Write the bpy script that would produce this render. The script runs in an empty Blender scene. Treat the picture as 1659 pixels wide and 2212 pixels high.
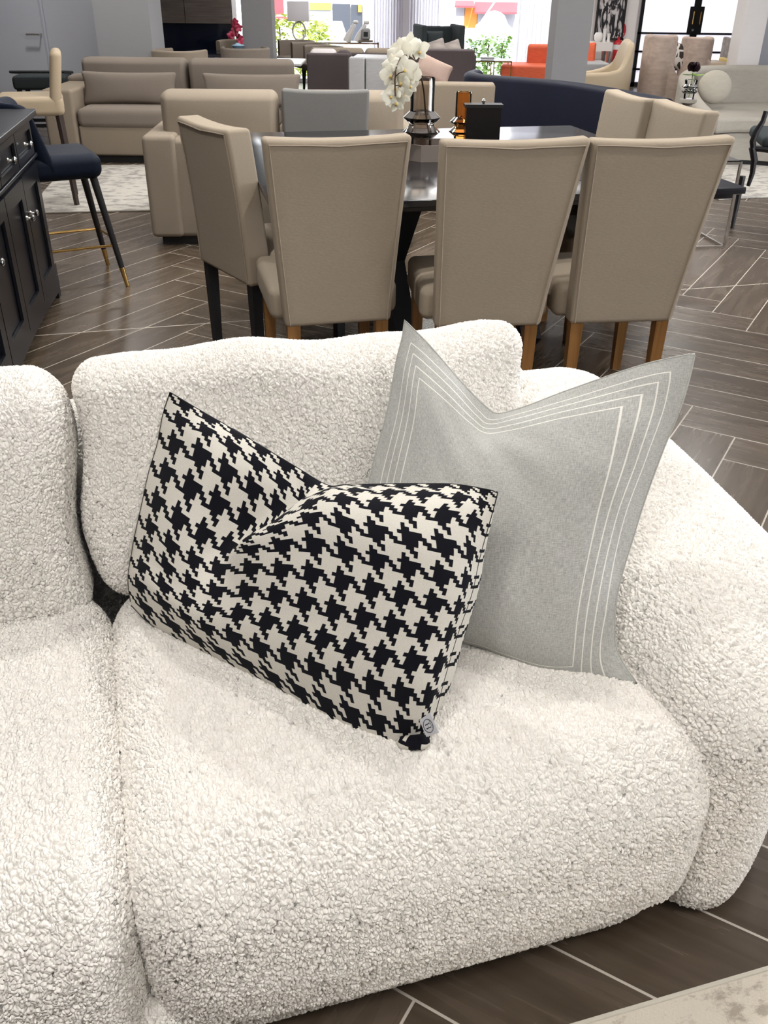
import bpy, math, random
import numpy as np
from mathutils import Matrix, Vector, Euler
random.seed(7)
D = bpy.data; SC = bpy.context.scene; COL = SC.collection
R = math.radians

# ------------------------------------------------------------------ camera
W_PX, H_PX, F_PX = 1659.0, 2212.0, 1935.0
CAM_H, PITCH, ROLL = 1.407, R(30.85), R(-0.716)
FWD = np.array([0, math.cos(PITCH), -math.sin(PITCH)])
_r0 = np.array([1.0, 0, 0]); _dn = -np.array([0, math.sin(PITCH), math.cos(PITCH)])
XI = math.cos(ROLL) * _r0 + math.sin(ROLL) * _dn
YI = -math.sin(ROLL) * _r0 + math.cos(ROLL) * _dn
CAM = np.array([0, 0, CAM_H])
cd = D.cameras.new('camera'); cam = D.objects.new('camera', cd); COL.objects.link(cam)
cam.matrix_world = Matrix(((XI[0], -YI[0], -FWD[0], 0), (XI[1], -YI[1], -FWD[1], 0), (XI[2], -YI[2], -FWD[2], CAM_H), (0, 0, 0, 1)))
cd.sensor_fit = 'HORIZONTAL'; cd.sensor_width = 36; cd.lens = 36 * F_PX / W_PX
cd.clip_start = 0.05; cd.clip_end = 200
SC.camera = cam

# ------------------------------------------------------------------ world, exposure
SC.view_settings.view_transform = 'Standard'; SC.view_settings.look = 'None'
SC.view_settings.gamma = 1; SC.view_settings.use_curve_mapping = False
SC.view_settings.exposure = 0.0
w = D.worlds.new('sky'); SC.world = w; w.use_nodes = True
w.node_tree.nodes['Background'].inputs[0].default_value = (0.93, 0.96, 1, 1)
w.node_tree.nodes['Background'].inputs[1].default_value = 6.0
SC.cycles.max_bounces = 6; SC.cycles.diffuse_bounces = 3; SC.cycles.glossy_bounces = 3
SC.cycles.transmission_bounces = 5; SC.cycles.transparent_max_bounces = 10
SC.cycles.caustics_reflective = False; SC.cycles.caustics_refractive = False
SC.cycles.sample_clamp_indirect = 4

# (x, y, strength watts, radius): ceiling downlights
DOWNLIGHTS = [(-0.9, 2.5, 24, .07), (1.0, 2.5, 22, .07), (-0.6, 0.0, 10, .12), (1.1, -0.2, 9, .12), (0.1, 4.6, 26, .1),
              (-1.9, 4.4, 20, .1), (2.4, 4.6, 28, .1), (-2.2, 7.2, 20, .12), (0.4, 7.4, 22, .12), (2.8, 7.4, 26, .12),
              (-2.9, 9.2, 24, .12), (0.6, 10.5, 24, .12), (3.6, 10.8, 30, .12), (-0.8, 13, 26, .12), (2.0, 13.2, 30, .12)]
CEIL = 2.9

# ------------------------------------------------------------------ measured points
def ray(x, y): return FWD + XI * ((x - W_PX / 2) / F_PX) + YI * ((y - H_PX / 2) / F_PX)
def at_z(x, y, z):
    d = ray(x, y); return CAM + d * (z - CAM_H) / d[2]
def at_y(x, y, Y):
    d = ray(x, y); return CAM + d * Y / d[1]

# ------------------------------------------------------------------ materials
MATS = {}
def nmat(name):
    m = D.materials.new(name); m.use_nodes = True; MATS[name] = m
    return m, m.node_tree.nodes, m.node_tree.links, m.node_tree.nodes['Principled BSDF']
def setp(b, **k):
    for a, v in k.items():
        b.inputs[a.replace('_', ' ')].default_value = v
def rgb(c): return (c[0], c[1], c[2], 1)
def plain(name, col, rough=.5, metal=0., **k):
    m, n, l, b = nmat(name); setp(b, Base_Color=rgb(col), Roughness=rough, Metallic=metal, **k); return m
def fabric(name, col, scale=500, bump=.15, var=.08, rough=.9, big=3.0, spec=.2):
    m, n, l, b = nmat(name); setp(b, Roughness=rough); b.inputs['Specular IOR Level'].default_value = spec
    tc = n.new('ShaderNodeTexCoord')
    a = n.new('ShaderNodeTexNoise'); a.inputs['Scale'].default_value = scale; a.inputs['Detail'].default_value = 2
    mp = n.new('ShaderNodeMapping'); mp.inputs['Scale'].default_value = (.25, 1, 1)
    g = n.new('ShaderNodeTexNoise'); g.inputs['Scale'].default_value = big
    l.new(tc.outputs['Object'], mp.inputs[0]); l.new(mp.outputs[0], a.inputs[0]); l.new(tc.outputs['Object'], g.inputs[0])
    ad = n.new('ShaderNodeMath'); ad.operation = 'ADD'; l.new(a.outputs[0], ad.inputs[0]); l.new(g.outputs[0], ad.inputs[1])
    mr = n.new('ShaderNodeMapRange'); mr.inputs[1].default_value = .6; mr.inputs[2].default_value = 1.4
    mr.inputs[3].default_value = 1 - var; mr.inputs[4].default_value = 1 + var; l.new(ad.outputs[0], mr.inputs[0])
    mx = n.new('ShaderNodeVectorMath'); mx.operation = 'SCALE'; mx.inputs[0].default_value = col; l.new(mr.outputs[0], mx.inputs['Scale'])
    l.new(mx.outputs[0], b.inputs['Base Color'])
    bp = n.new('ShaderNodeBump'); bp.inputs['Strength'].default_value = bump; bp.inputs['Distance'].default_value = .002
    l.new(a.outputs[0], bp.inputs['Height']); l.new(bp.outputs[0], b.inputs['Normal'])
    return m
def mth(n, l, op, a, b=None, c=None):
    x = n.new('ShaderNodeMath'); x.operation = op
    for i, v in enumerate((a, b, c)):
        if v is None: continue
        if isinstance(v, (int, float)): x.inputs[i].default_value = v
        else: l.new(v, x.inputs[i])
    return x.outputs[0]

def boucle():
    m, n, l, b = nmat('boucle'); m.displacement_method = 'BOTH'
    setp(b, Roughness=1.0); b.inputs['Specular IOR Level'].default_value = .1
    b.inputs['Sheen Weight'].default_value = .15
    tc = n.new('ShaderNodeTexCoord')
    nz = n.new('ShaderNodeTexNoise'); nz.inputs['Scale'].default_value = 80; nz.inputs['Detail'].default_value = 1
    l.new(tc.outputs['Object'], nz.inputs[0])
    sb = n.new('ShaderNodeVectorMath'); sb.operation = 'SUBTRACT'; sb.inputs[1].default_value = (.5, .5, .5); l.new(nz.outputs['Color'], sb.inputs[0])
    sc = n.new('ShaderNodeVectorMath'); sc.operation = 'SCALE'; sc.inputs['Scale'].default_value = .010; l.new(sb.outputs[0], sc.inputs[0])
    ad = n.new('ShaderNodeVectorMath'); ad.operation = 'ADD'; l.new(tc.outputs['Object'], ad.inputs[0]); l.new(sc.outputs[0], ad.inputs[1])
    mp = n.new('ShaderNodeMapping'); mp.inputs['Scale'].default_value = (1.25, .9, .9); l.new(ad.outputs[0], mp.inputs[0])
    v = n.new('ShaderNodeTexVoronoi'); v.feature = 'F1'; v.inputs['Scale'].default_value = 172
    l.new(mp.outputs[0], v.inputs['Vector'])
    h = mth(n, l, 'SUBTRACT', 1.0, mth(n, l, 'MULTIPLY', mth(n, l, 'POWER', v.outputs['Distance'], 2.0), 2.4))
    g = n.new('ShaderNodeTexNoise'); g.inputs['Scale'].default_value = 22; g.inputs['Detail'].default_value = 3; l.new(tc.outputs['Object'], g.inputs[0])
    hh = mth(n, l, 'ADD', h, mth(n, l, 'MULTIPLY', g.outputs[0], 1.0))
    dp = n.new('ShaderNodeDisplacement'); dp.inputs['Midlevel'].default_value = .8; dp.inputs['Scale'].default_value = .0031
    l.new(hh, dp.inputs['Height']); l.new(dp.outputs[0], n['Material Output'].inputs['Displacement'])
    g2 = n.new('ShaderNodeTexNoise'); g2.inputs['Scale'].default_value = 70; l.new(tc.outputs['Object'], g2.inputs[0])
    cr = n.new('ShaderNodeMix'); cr.data_type = 'RGBA'; cr.inputs['A'].default_value = (.825, .785, .73, 1); cr.inputs['B'].default_value = (.925, .893, .845, 1)
    l.new(g2.outputs[0], cr.inputs['Factor']); l.new(cr.outputs['Result'], b.inputs['Base Color'])
    return m
boucle()

def houndstooth(nu=12.5, nv=10):
    m, n, l, b = nmat('houndstooth_knit'); setp(b, Roughness=.9); b.inputs['Specular IOR Level'].default_value = .15
    uv = n.new('ShaderNodeUVMap'); sx = n.new('ShaderNodeSeparateXYZ'); l.new(uv.outputs[0], sx.inputs[0])
    # ragged knit edge: tiny sawtooth on the step boundaries
    kx = mth(n, l, 'MULTIPLY', sx.outputs[0], nu * 8); ky = mth(n, l, 'MULTIPLY', sx.outputs[1], nv * 8)
    tooth = mth(n, l, 'MULTIPLY', mth(n, l, 'SUBTRACT', mth(n, l, 'PINGPONG', mth(n, l, 'MULTIPLY', ky, 5), .5), .25), .28)
    tooth2 = mth(n, l, 'MULTIPLY', mth(n, l, 'SUBTRACT', mth(n, l, 'PINGPONG', mth(n, l, 'MULTIPLY', kx, 5), .5), .25), .12)
    fx = mth(n, l, 'FLOOR', mth(n, l, 'ADD', kx, tooth)); fy = mth(n, l, 'FLOOR', mth(n, l, 'ADD', ky, tooth2))
    warp = mth(n, l, 'LESS_THAN', mth(n, l, 'FLOORED_MODULO', fx, 8), 4)
    weft = mth(n, l, 'LESS_THAN', mth(n, l, 'FLOORED_MODULO', fy, 8), 4)
    tw = mth(n, l, 'LESS_THAN', mth(n, l, 'FLOORED_MODULO', mth(n, l, 'ADD', fx, fy), 4), 2)
    lt = mth(n, l, 'ADD', mth(n, l, 'MULTIPLY', warp, tw), mth(n, l, 'MULTIPLY', weft, mth(n, l, 'SUBTRACT', 1, tw)))
    nz = n.new('ShaderNodeTexNoise'); nz.inputs['Scale'].default_value = 700; tc = n.new('ShaderNodeTexCoord'); l.new(tc.outputs['Object'], nz.inputs[0])
    li = n.new('ShaderNodeMix'); li.data_type = 'RGBA'; li.inputs['A'].default_value = (.56, .53, .47, 1); li.inputs['B'].default_value = (.78, .75, .68, 1); l.new(nz.outputs[0], li.inputs['Factor'])
    mx = n.new('ShaderNodeMix'); mx.data_type = 'RGBA'; l.new(lt, mx.inputs['Factor']); mx.inputs['A'].default_value = (.006, .006, .010, 1); l.new(li.outputs['Result'], mx.inputs['B'])
    l.new(mx.outputs['Result'], b.inputs['Base Color'])
    bp = n.new('ShaderNodeBump'); bp.inputs['Strength'].default_value = .25; bp.inputs['Distance'].default_value = .001
    l.new(mth(n, l, 'ADD', nz.outputs[0], mth(n, l, 'MULTIPLY', lt, .6)), bp.inputs['Height']); l.new(bp.outputs[0], b.inputs['Normal'])
    return m
houndstooth()

def linen_stitched():
    m, n, l, b = nmat('grey_linen'); setp(b, Roughness=.85); b.inputs['Specular IOR Level'].default_value = .2; b.inputs['Sheen Weight'].default_value = .2
    uv = n.new('ShaderNodeUVMap'); sx = n.new('ShaderNodeSeparateXYZ'); l.new(uv.outputs[0], sx.inputs[0])
    def edge(s): return mth(n, l, 'SUBTRACT', .5, mth(n, l, 'ABSOLUTE', mth(n, l, 'SUBTRACT', s, .5)))
    e = mth(n, l, 'MINIMUM', edge(sx.outputs[0]), edge(sx.outputs[1]))
    line = None
    for c in (.062, .094, .126, .158):
        q = mth(n, l, 'LESS_THAN', mth(n, l, 'ABSOLUTE', mth(n, l, 'SUBTRACT', e, c)), .0021)
        line = q if line is None else mth(n, l, 'MAXIMUM', line, q)
    mp = n.new('ShaderNodeMapping'); mp.inputs['Scale'].default_value = (420, 60, 1); l.new(uv.outputs[0], mp.inputs[0])
    a = n.new('ShaderNodeTexNoise'); a.inputs['Scale'].default_value = 1; a.inputs['Detail'].default_value = 3; l.new(mp.outputs[0], a.inputs[0])
    mp2 = n.new('ShaderNodeMapping'); mp2.inputs['Scale'].default_value = (60, 500, 1); l.new(uv.outputs[0], mp2.inputs[0])
    a2 = n.new('ShaderNodeTexNoise'); a2.inputs['Scale'].default_value = 1; l.new(mp2.outputs[0], a2.inputs[0])
    s = mth(n, l, 'MULTIPLY', mth(n, l, 'ADD', a.outputs[0], a2.outputs[0]), .5)
    mr = n.new('ShaderNodeMapRange'); mr.inputs[1].default_value = .35; mr.inputs[2].default_value = .65; l.new(s, mr.inputs[0])
    c = n.new('ShaderNodeMix'); c.data_type = 'RGBA'; c.inputs['A'].default_value = (.34, .34, .32, 1); c.inputs['B'].default_value = (.60, .60, .57, 1); l.new(mr.outputs[0], c.inputs['Factor'])
    mx = n.new('ShaderNodeMix'); mx.data_type = 'RGBA'; l.new(line, mx.inputs['Factor']); l.new(c.outputs['Result'], mx.inputs['A']); mx.inputs['B'].default_value = (.85, .83, .77, 1)
    l.new(mx.outputs['Result'], b.inputs['Base Color'])
    bp = n.new('ShaderNodeBump'); bp.inputs['Strength'].default_value = .3; bp.inputs['Distance'].default_value = .0015
    l.new(mth(n, l, 'ADD', s, line), bp.inputs['Height']); l.new(bp.outputs[0], b.inputs['Normal'])
    return m
linen_stitched()

def floor_mat():
    m, n, l, b = nmat('herringbone_floor')
    tc = n.new('ShaderNodeTexCoord'); mp = n.new('ShaderNodeMapping'); mp.inputs['Rotation'].default_value = (0, 0, -R(60.0)); mp.inputs['Location'].default_value = (.65, -.165, 0)
    l.new(tc.outputs['Object'], mp.inputs[0]); s = n.new('ShaderNodeSeparateXYZ'); l.new(mp.outputs[0], s.inputs[0])
    wd, nn = .2, 6
    p = mth(n, l, 'DIVIDE', s.outputs[0], wd); q = mth(n, l, 'DIVIDE', s.outputs[1], wd)
    i = mth(n, l, 'FLOOR', p); j = mth(n, l, 'FLOOR', q); fp = mth(n, l, 'FRACT', p); fq = mth(n, l, 'FRACT', q)
    k = mth(n, l, 'FLOORED_MODULO', mth(n, l, 'SUBTRACT', i, j), 2 * nn)
    hz = mth(n, l, 'LESS_THAN', k, nn - .5)
    iv = mth(n, l, 'SUBTRACT', 1, hz)
    def near(x, e): return mth(n, l, 'LESS_THAN', x, e)
    e = .012
    lo_p = near(fp, e); hi_p = near(mth(n, l, 'SUBTRACT', 1, fp), e); lo_q = near(fq, e); hi_q = near(mth(n, l, 'SUBTRACT', 1, fq), e)
    def eq(v): return mth(n, l, 'COMPARE', k, v, .4)
    def mx_(a, b_): return mth(n, l, 'MAXIMUM', a, b_)
    def mu(a, b_): return mth(n, l, 'MULTIPLY', a, b_)
    gh = mx_(mx_(lo_q, hi_q), mx_(mu(lo_p, eq(0)), mu(hi_p, eq(nn - 1))))
    gv = mx_(mx_(lo_p, hi_p), mx_(mu(lo_q, eq(2 * nn - 1)), mu(hi_q, eq(nn))))
    gr = mx_(mu(hz, gh), mu(iv, gv))
    # plank id
    idh = mth(n, l, 'ADD', mth(n, l, 'MULTIPLY', mth(n, l, 'SUBTRACT', i, k), 3.17), mth(n, l, 'MULTIPLY', j, 7.31))
    idv = mth(n, l, 'ADD', mth(n, l, 'MULTIPLY', mth(n, l, 'ADD', j, k), 5.13), mth(n, l, 'MULTIPLY', i, 2.71))
    pid = mth(n, l, 'ADD', mu(hz, idh), mu(iv, idv))
    wn = n.new('ShaderNodeTexWhiteNoise'); wn.noise_dimensions = '1D'; l.new(pid, wn.inputs['W'])
    # grain stretched along the plank
    along = mth(n, l, 'ADD', mu(hz, p), mu(iv, q)); across = mth(n, l, 'ADD', mu(hz, q), mu(iv, p))
    cx = n.new('ShaderNodeCombineXYZ'); l.new(mth(n, l, 'MULTIPLY', along, .45), cx.inputs[0]); l.new(mth(n, l, 'MULTIPLY', across, 4.5), cx.inputs[1]); l.new(mth(n, l, 'MULTIPLY', wn.outputs['Value'], 40), cx.inputs[2])
    nz = n.new('ShaderNodeTexNoise'); nz.inputs['Scale'].default_value = 1.3; nz.inputs['Detail'].default_value = 3; nz.inputs['Distortion'].default_value = .5; l.new(cx.outputs[0], nz.inputs[0])
    cr = n.new('ShaderNodeValToRGB'); el = cr.color_ramp.elements
    el[0].position = .3; el[0].color = (.058, .041, .027, 1); el[1].position = .72; el[1].color = (.108, .081, .058, 1)
    mixv = mth(n, l, 'ADD', nz.outputs[0], mth(n, l, 'MULTIPLY', mth(n, l, 'SUBTRACT', wn.outputs['Value'], .5), .16)); l.new(mixv, cr.inputs[0])
    # straight movement joint
    mp2 = n.new('ShaderNodeMapping'); mp2.inputs['Rotation'].default_value = (0, 0, -R(14.7)); l.new(tc.outputs['Object'], mp2.inputs[0]); s2 = n.new('ShaderNodeSeparateXYZ'); l.new(mp2.outputs[0], s2.inputs[0])
    jt = mth(n, l, 'COMPARE', s2.outputs[1], 4.145, .004)
    gg = mx_(gr, jt)
    mx = n.new('ShaderNodeMix'); mx.data_type = 'RGBA'; l.new(gg, mx.inputs['Factor']); l.new(cr.outputs[0], mx.inputs['A']); mx.inputs['B'].default_value = (.50, .45, .39, 1)
    l.new(mx.outputs['Result'], b.inputs['Base Color'])
    rr = n.new('ShaderNodeMapRange'); rr.inputs[3].default_value = .24; rr.inputs[4].default_value = .30; l.new(nz.outputs[0], rr.inputs[0]); l.new(rr.outputs[0], b.inputs['Roughness'])
    bp = n.new('ShaderNodeBump'); bp.inputs['Strength'].default_value = .12; bp.inputs['Distance'].default_value = .001
    l.new(mth(n, l, 'SUBTRACT', 1, gg), bp.inputs['Height']); l.new(bp.outputs[0], b.inputs['Normal'])
    return m
floor_mat()

def rug_mat(name, base, dark, scale=9, lo=.48):
    m, n, l, b = nmat(name); setp(b, Roughness=.95); b.inputs['Specular IOR Level'].default_value = .1
    tc = n.new('ShaderNodeTexCoord'); mp = n.new('ShaderNodeMapping'); mp.inputs['Scale'].default_value = (1, 1.8, 1); l.new(tc.outputs['Object'], mp.inputs[0])
    a = n.new('ShaderNodeTexNoise'); a.inputs['Scale'].default_value = scale; a.inputs['Detail'].default_value = 6; a.inputs['Roughness'].default_value = .7; l.new(mp.outputs[0], a.inputs[0])
    a2 = n.new('ShaderNodeTexNoise'); a2.inputs['Scale'].default_value = scale * .25; l.new(tc.outputs['Object'], a2.inputs[0])
    s = mth(n, l, 'ADD', mth(n, l, 'MULTIPLY', a.outputs[0], .75), mth(n, l, 'MULTIPLY', a2.outputs[0], .25))
    cr = n.new('ShaderNodeValToRGB'); e = cr.color_ramp.elements; e[0].position = lo; e[0].color = rgb(base); e[1].position = lo + .09; e[1].color = rgb(dark); l.new(s, cr.inputs[0])
    l.new(cr.outputs[0], b.inputs['Base Color'])
    f = n.new('ShaderNodeTexNoise'); f.inputs['Scale'].default_value = 300; l.new(tc.outputs['Object'], f.inputs[0])
    bp = n.new('ShaderNodeBump'); bp.inputs['Strength'].default_value = .4; bp.inputs['Distance'].default_value = .004; l.new(f.outputs[0], bp.inputs['Height']); l.new(bp.outputs[0], b.inputs['Normal'])
rug_mat('pale_rug', (.48, .455, .41), (.27, .255, .24))
rug_mat('front_rug', (.62, .56, .47), (.38, .33, .27), 22, .52)

def wood(name, c1, c2, rough=.4, sc=(30, 30, 2.5)):
    m, n, l, b = nmat(name); setp(b, Roughness=rough)
    tc = n.new('ShaderNodeTexCoord'); mp = n.new('ShaderNodeMapping'); mp.inputs['Scale'].default_value = sc; l.new(tc.outputs['Object'], mp.inputs[0])
    a = n.new('ShaderNodeTexNoise'); a.inputs['Scale'].default_value = 1.5; a.inputs['Detail'].default_value = 4; l.new(mp.outputs[0], a.inputs[0])
    cr = n.new('ShaderNodeValToRGB'); e = cr.color_ramp.elements; e[0].position = .3; e[0].color = rgb(c1); e[1].position = .7; e[1].color = rgb(c2); l.new(a.outputs[0], cr.inputs[0]); l.new(cr.outputs[0], b.inputs['Base Color'])
wood('oak', (.19, .085, .022), (.33, .16, .05)); wood('taupe_veneer', (.13, .10, .085), (.20, .165, .14), .5, (2.5, 30, 40))
wood('table_black', (.008, .008, .010), (.014, .014, .018), .16, (3, 40, 40)); wood('sideboard_black', (.004, .005, .008), (.009, .010, .016), .3)
wood('dark_brown_wood', (.03, .02, .018), (.06, .04, .035), .45)
fabric('chair_linen', (.345, .288, .222), 260, .25, .06)
fabric('taupe_fabric', (.20, .168, .14), 300); fabric('beige_fabric', (.27, .225, .175), 300); fabric('grey_chair_fabric', (.168, .165, .158), 300)
fabric('cream_leather', (.45, .36, .25), 80, .05, .03, .5); fabric('navy_velvet', (.008, .010, .022), 60, .1, .2, .6); fabric('navy_stool_velvet', (.003, .007, .018), 60, .1, .2, .6)
fabric('orange_velvet', (.62, .12, .055), 60, .1, .15, .6); fabric('pink_beige_velvet', (.39, .305, .255), 40, .1, .2, .7, 9)
fabric('curved_sofa_fabric', (.34, .315, .275), 60, .1, .08); fabric('dark_brown_fabric', (.075, .06, .062), 200); fabric('grey_leather', (.34, .34, .345), 60, .08, .08, .45)
fabric('charcoal_fabric', (.035, .042, .045), 200); fabric('pink_fabric', (.50, .37, .31), 200); fabric('tan_fabric', (.255, .21, .16), 300); fabric('patterned_grey', (.35, .31, .29), 25, .2, .5)
fabric('light_seat_fabric', (.6, .56, .56), 200); plain('curtain', (.8, .78, .82), .9)
m_ = MATS['curtain']; _t = m_.node_tree.nodes.new('ShaderNodeBsdfTranslucent'); _t.inputs[0].default_value = (.85, .83, .88, 1); _x = m_.node_tree.nodes.new('ShaderNodeMixShader'); _x.inputs[0].default_value = .75
m_.node_tree.links.new(m_.node_tree.nodes['Principled BSDF'].outputs[0], _x.inputs[1]); m_.node_tree.links.new(_t.outputs[0], _x.inputs[2]); m_.node_tree.links.new(_x.outputs[0], m_.node_tree.nodes['Material Output'].inputs[0])
fabric('wall_paint', (.44, .45, .49), 40, .03, .02); fabric('column_paint', (.32, .32, .325), 40, .03, .02); fabric('ceiling_paint', (.8, .8, .8), 40, .03, .02); fabric('white_wall', (.78, .75, .74), 40, .03, .02)
fabric('grey_paint', (.22, .215, .22), 40, .03, .02); fabric('round_cushion_velvet', (.40, .37, .31), 60, .1, .08); fabric('rug_binding', (.56, .52, .44), 200)
plain('piping', (.33, .27, .21), .8); plain('black_lacquer', (.003, .003, .005), .25); plain('black_matte', (.006, .006, .007), .6); plain('navy_gloss', (.006, .009, .022), .08)
plain('chrome', (.75, .74, .72), .18, 1); plain('brass', (.62, .40, .14), .25, 1); plain('rose_gold', (.62, .42, .30), .3, 1); plain('silver_frame', (.6, .6, .6), .3, 1)
plain('red_paint', (.55, .02, .03), .3); plain('white_paint', (.8, .8, .8), .5); plain('teal', (.02, .25, .28), .5); plain('dark_petal', (.020, .004, .010), .6)
plain('leaf', (.16, .30, .04), .5); plain('hedge_leaf', (.45, .52, .08), .6); plain('stem_brown', (.07, .035, .02), .6); plain('magenta_petal', (.35, .02, .06), .5); plain('blue_glass_vase', (.35, .55, .7), .1)
plain('tray_taupe', (.22, .185, .165), .5); plain('tag_satin', (.55, .55, .58), .5); plain('ink', (.02, .02, .03), .6); plain('green_tag', (.03, .035, .028), .5)
plain('lampshade_white', (.75, .72, .75), .8); plain('porcelain', (.78, .76, .74), .3); plain('pavement', (.55, .53, .52), .9); plain('asphalt', (.3, .3, .31), .9)
plain('orange_wall', (.55, .22, .04), .8); plain('awning_red', (.35, .05, .06), .8); plain('shutter_grey', (.25, .25, .28), .6); plain('shop_dark', (.05, .055, .07), .3); plain('shop_yellow', (.75, .65, .05), .6)
plain('car_white', (.85, .85, .85), .25); plain('car_glass', (.25, .30, .30), .3); plain('car_brown', (.25, .2, .17), .35); plain('rubber', (.02, .02, .02), .8); plain('cup_yellow', (.7, .5, .15), .6)
def petal():
    m, n, l, b = nmat('white_petal'); setp(b, Base_Color=(.86, .84, .74, 1), Roughness=.6); b.inputs['Subsurface Weight'].default_value = 0
    t = n.new('ShaderNodeBsdfTranslucent'); t.inputs[0].default_value = (.85, .82, .68, 1); mx = n.new('ShaderNodeMixShader'); mx.inputs[0].default_value = .3
    l.new(b.outputs[0], mx.inputs[1]); l.new(t.outputs[0], mx.inputs[2]); l.new(mx.outputs[0], n['Material Output'].inputs[0])
petal()
def glass(name, col, dens=.35, rough=.02):
    m, n, l, b = nmat(name); n.remove(b)
    tr = n.new('ShaderNodeBsdfTransparent'); tr.inputs[0].default_value = rgb(col)
    gl = n.new('ShaderNodeBsdfGlossy'); gl.inputs['Roughness'].default_value = rough; gl.inputs[0].default_value = (1, 1, 1, 1)
    fr = n.new('ShaderNodeLayerWeight'); fr.inputs[0].default_value = dens
    mx = n.new('ShaderNodeMixShader'); l.new(fr.outputs['Fresnel'], mx.inputs[0]); l.new(tr.outputs[0], mx.inputs[1]); l.new(gl.outputs[0], mx.inputs[2])
    l.new(mx.outputs[0], n['Material Output'].inputs[0])
glass('window_glass', (.97, .98, .98), .15); glass('smoke_glass', (.86, .83, .80), .25); glass('clear_glass', (.94, .94, .94), .3); glass('amber_glass', (.95, .74, .50), .2)
def frosted():
    m, n, l, b = nmat('frosted_glass'); setp(b, Base_Color=(.8, .78, .82, 1), Roughness=.3)
    t = n.new('ShaderNodeBsdfTranslucent'); t.inputs[0].default_value = (.92, .9, .95, 1); mx = n.new('ShaderNodeMixShader'); mx.inputs[0].default_value = .7
    l.new(b.outputs[0], mx.inputs[1]); l.new(t.outputs[0], mx.inputs[2]); l.new(mx.outputs[0], n['Material Output'].inputs[0])
frosted()
def emit(name, col, s):
    m, n, l, b = nmat(name); setp(b, Base_Color=(0, 0, 0, 1)); b.inputs['Emission Color'].default_value = rgb(col); b.inputs['Emission Strength'].default_value = s
emit('lamp_glow', (1, .95, .88), 6)
def art_mat():
    m, n, l, b = nmat('abstract_print'); setp(b, Roughness=.3)
    tc = n.new('ShaderNodeTexCoord'); a = n.new('ShaderNodeTexNoise'); a.inputs['Scale'].default_value = 5; a.inputs['Detail'].default_value = 3; a.inputs['Distortion'].default_value = 2.5
    mp = n.new('ShaderNodeMapping'); mp.inputs['Scale'].default_value = (2, 1, .8); l.new(tc.outputs['Object'], mp.inputs[0]); l.new(mp.outputs[0], a.inputs[0])
    cr = n.new('ShaderNodeValToRGB'); e = cr.color_ramp.elements; e[0].position = .47; e[0].color = (.01, .01, .012, 1); e[1].position = .56; e[1].color = (.6, .57, .58, 1); l.new(a.outputs[0], cr.inputs[0]); l.new(cr.outputs[0], b.inputs['Base Color'])
art_mat()
def geo_mat():
    m, n, l, b = nmat('geometric_cushion_fabric'); setp(b, Roughness=.9)
    tc = n.new('ShaderNodeTexCoord'); v = n.new('ShaderNodeTexVoronoi'); v.feature = 'DISTANCE_TO_EDGE'; v.inputs['Scale'].default_value = 11; l.new(tc.outputs['Object'], v.inputs[0])
    s = mth(n, l, 'LESS_THAN', v.outputs[0], .09); mx = n.new('ShaderNodeMix'); mx.data_type = 'RGBA'; l.new(s, mx.inputs['Factor']); mx.inputs['A'].default_value = (.03, .025, .02, 1); mx.inputs['B'].default_value = (.6, .55, .5, 1); l.new(mx.outputs['Result'], b.inputs['Base Color'])
geo_mat()

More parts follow.
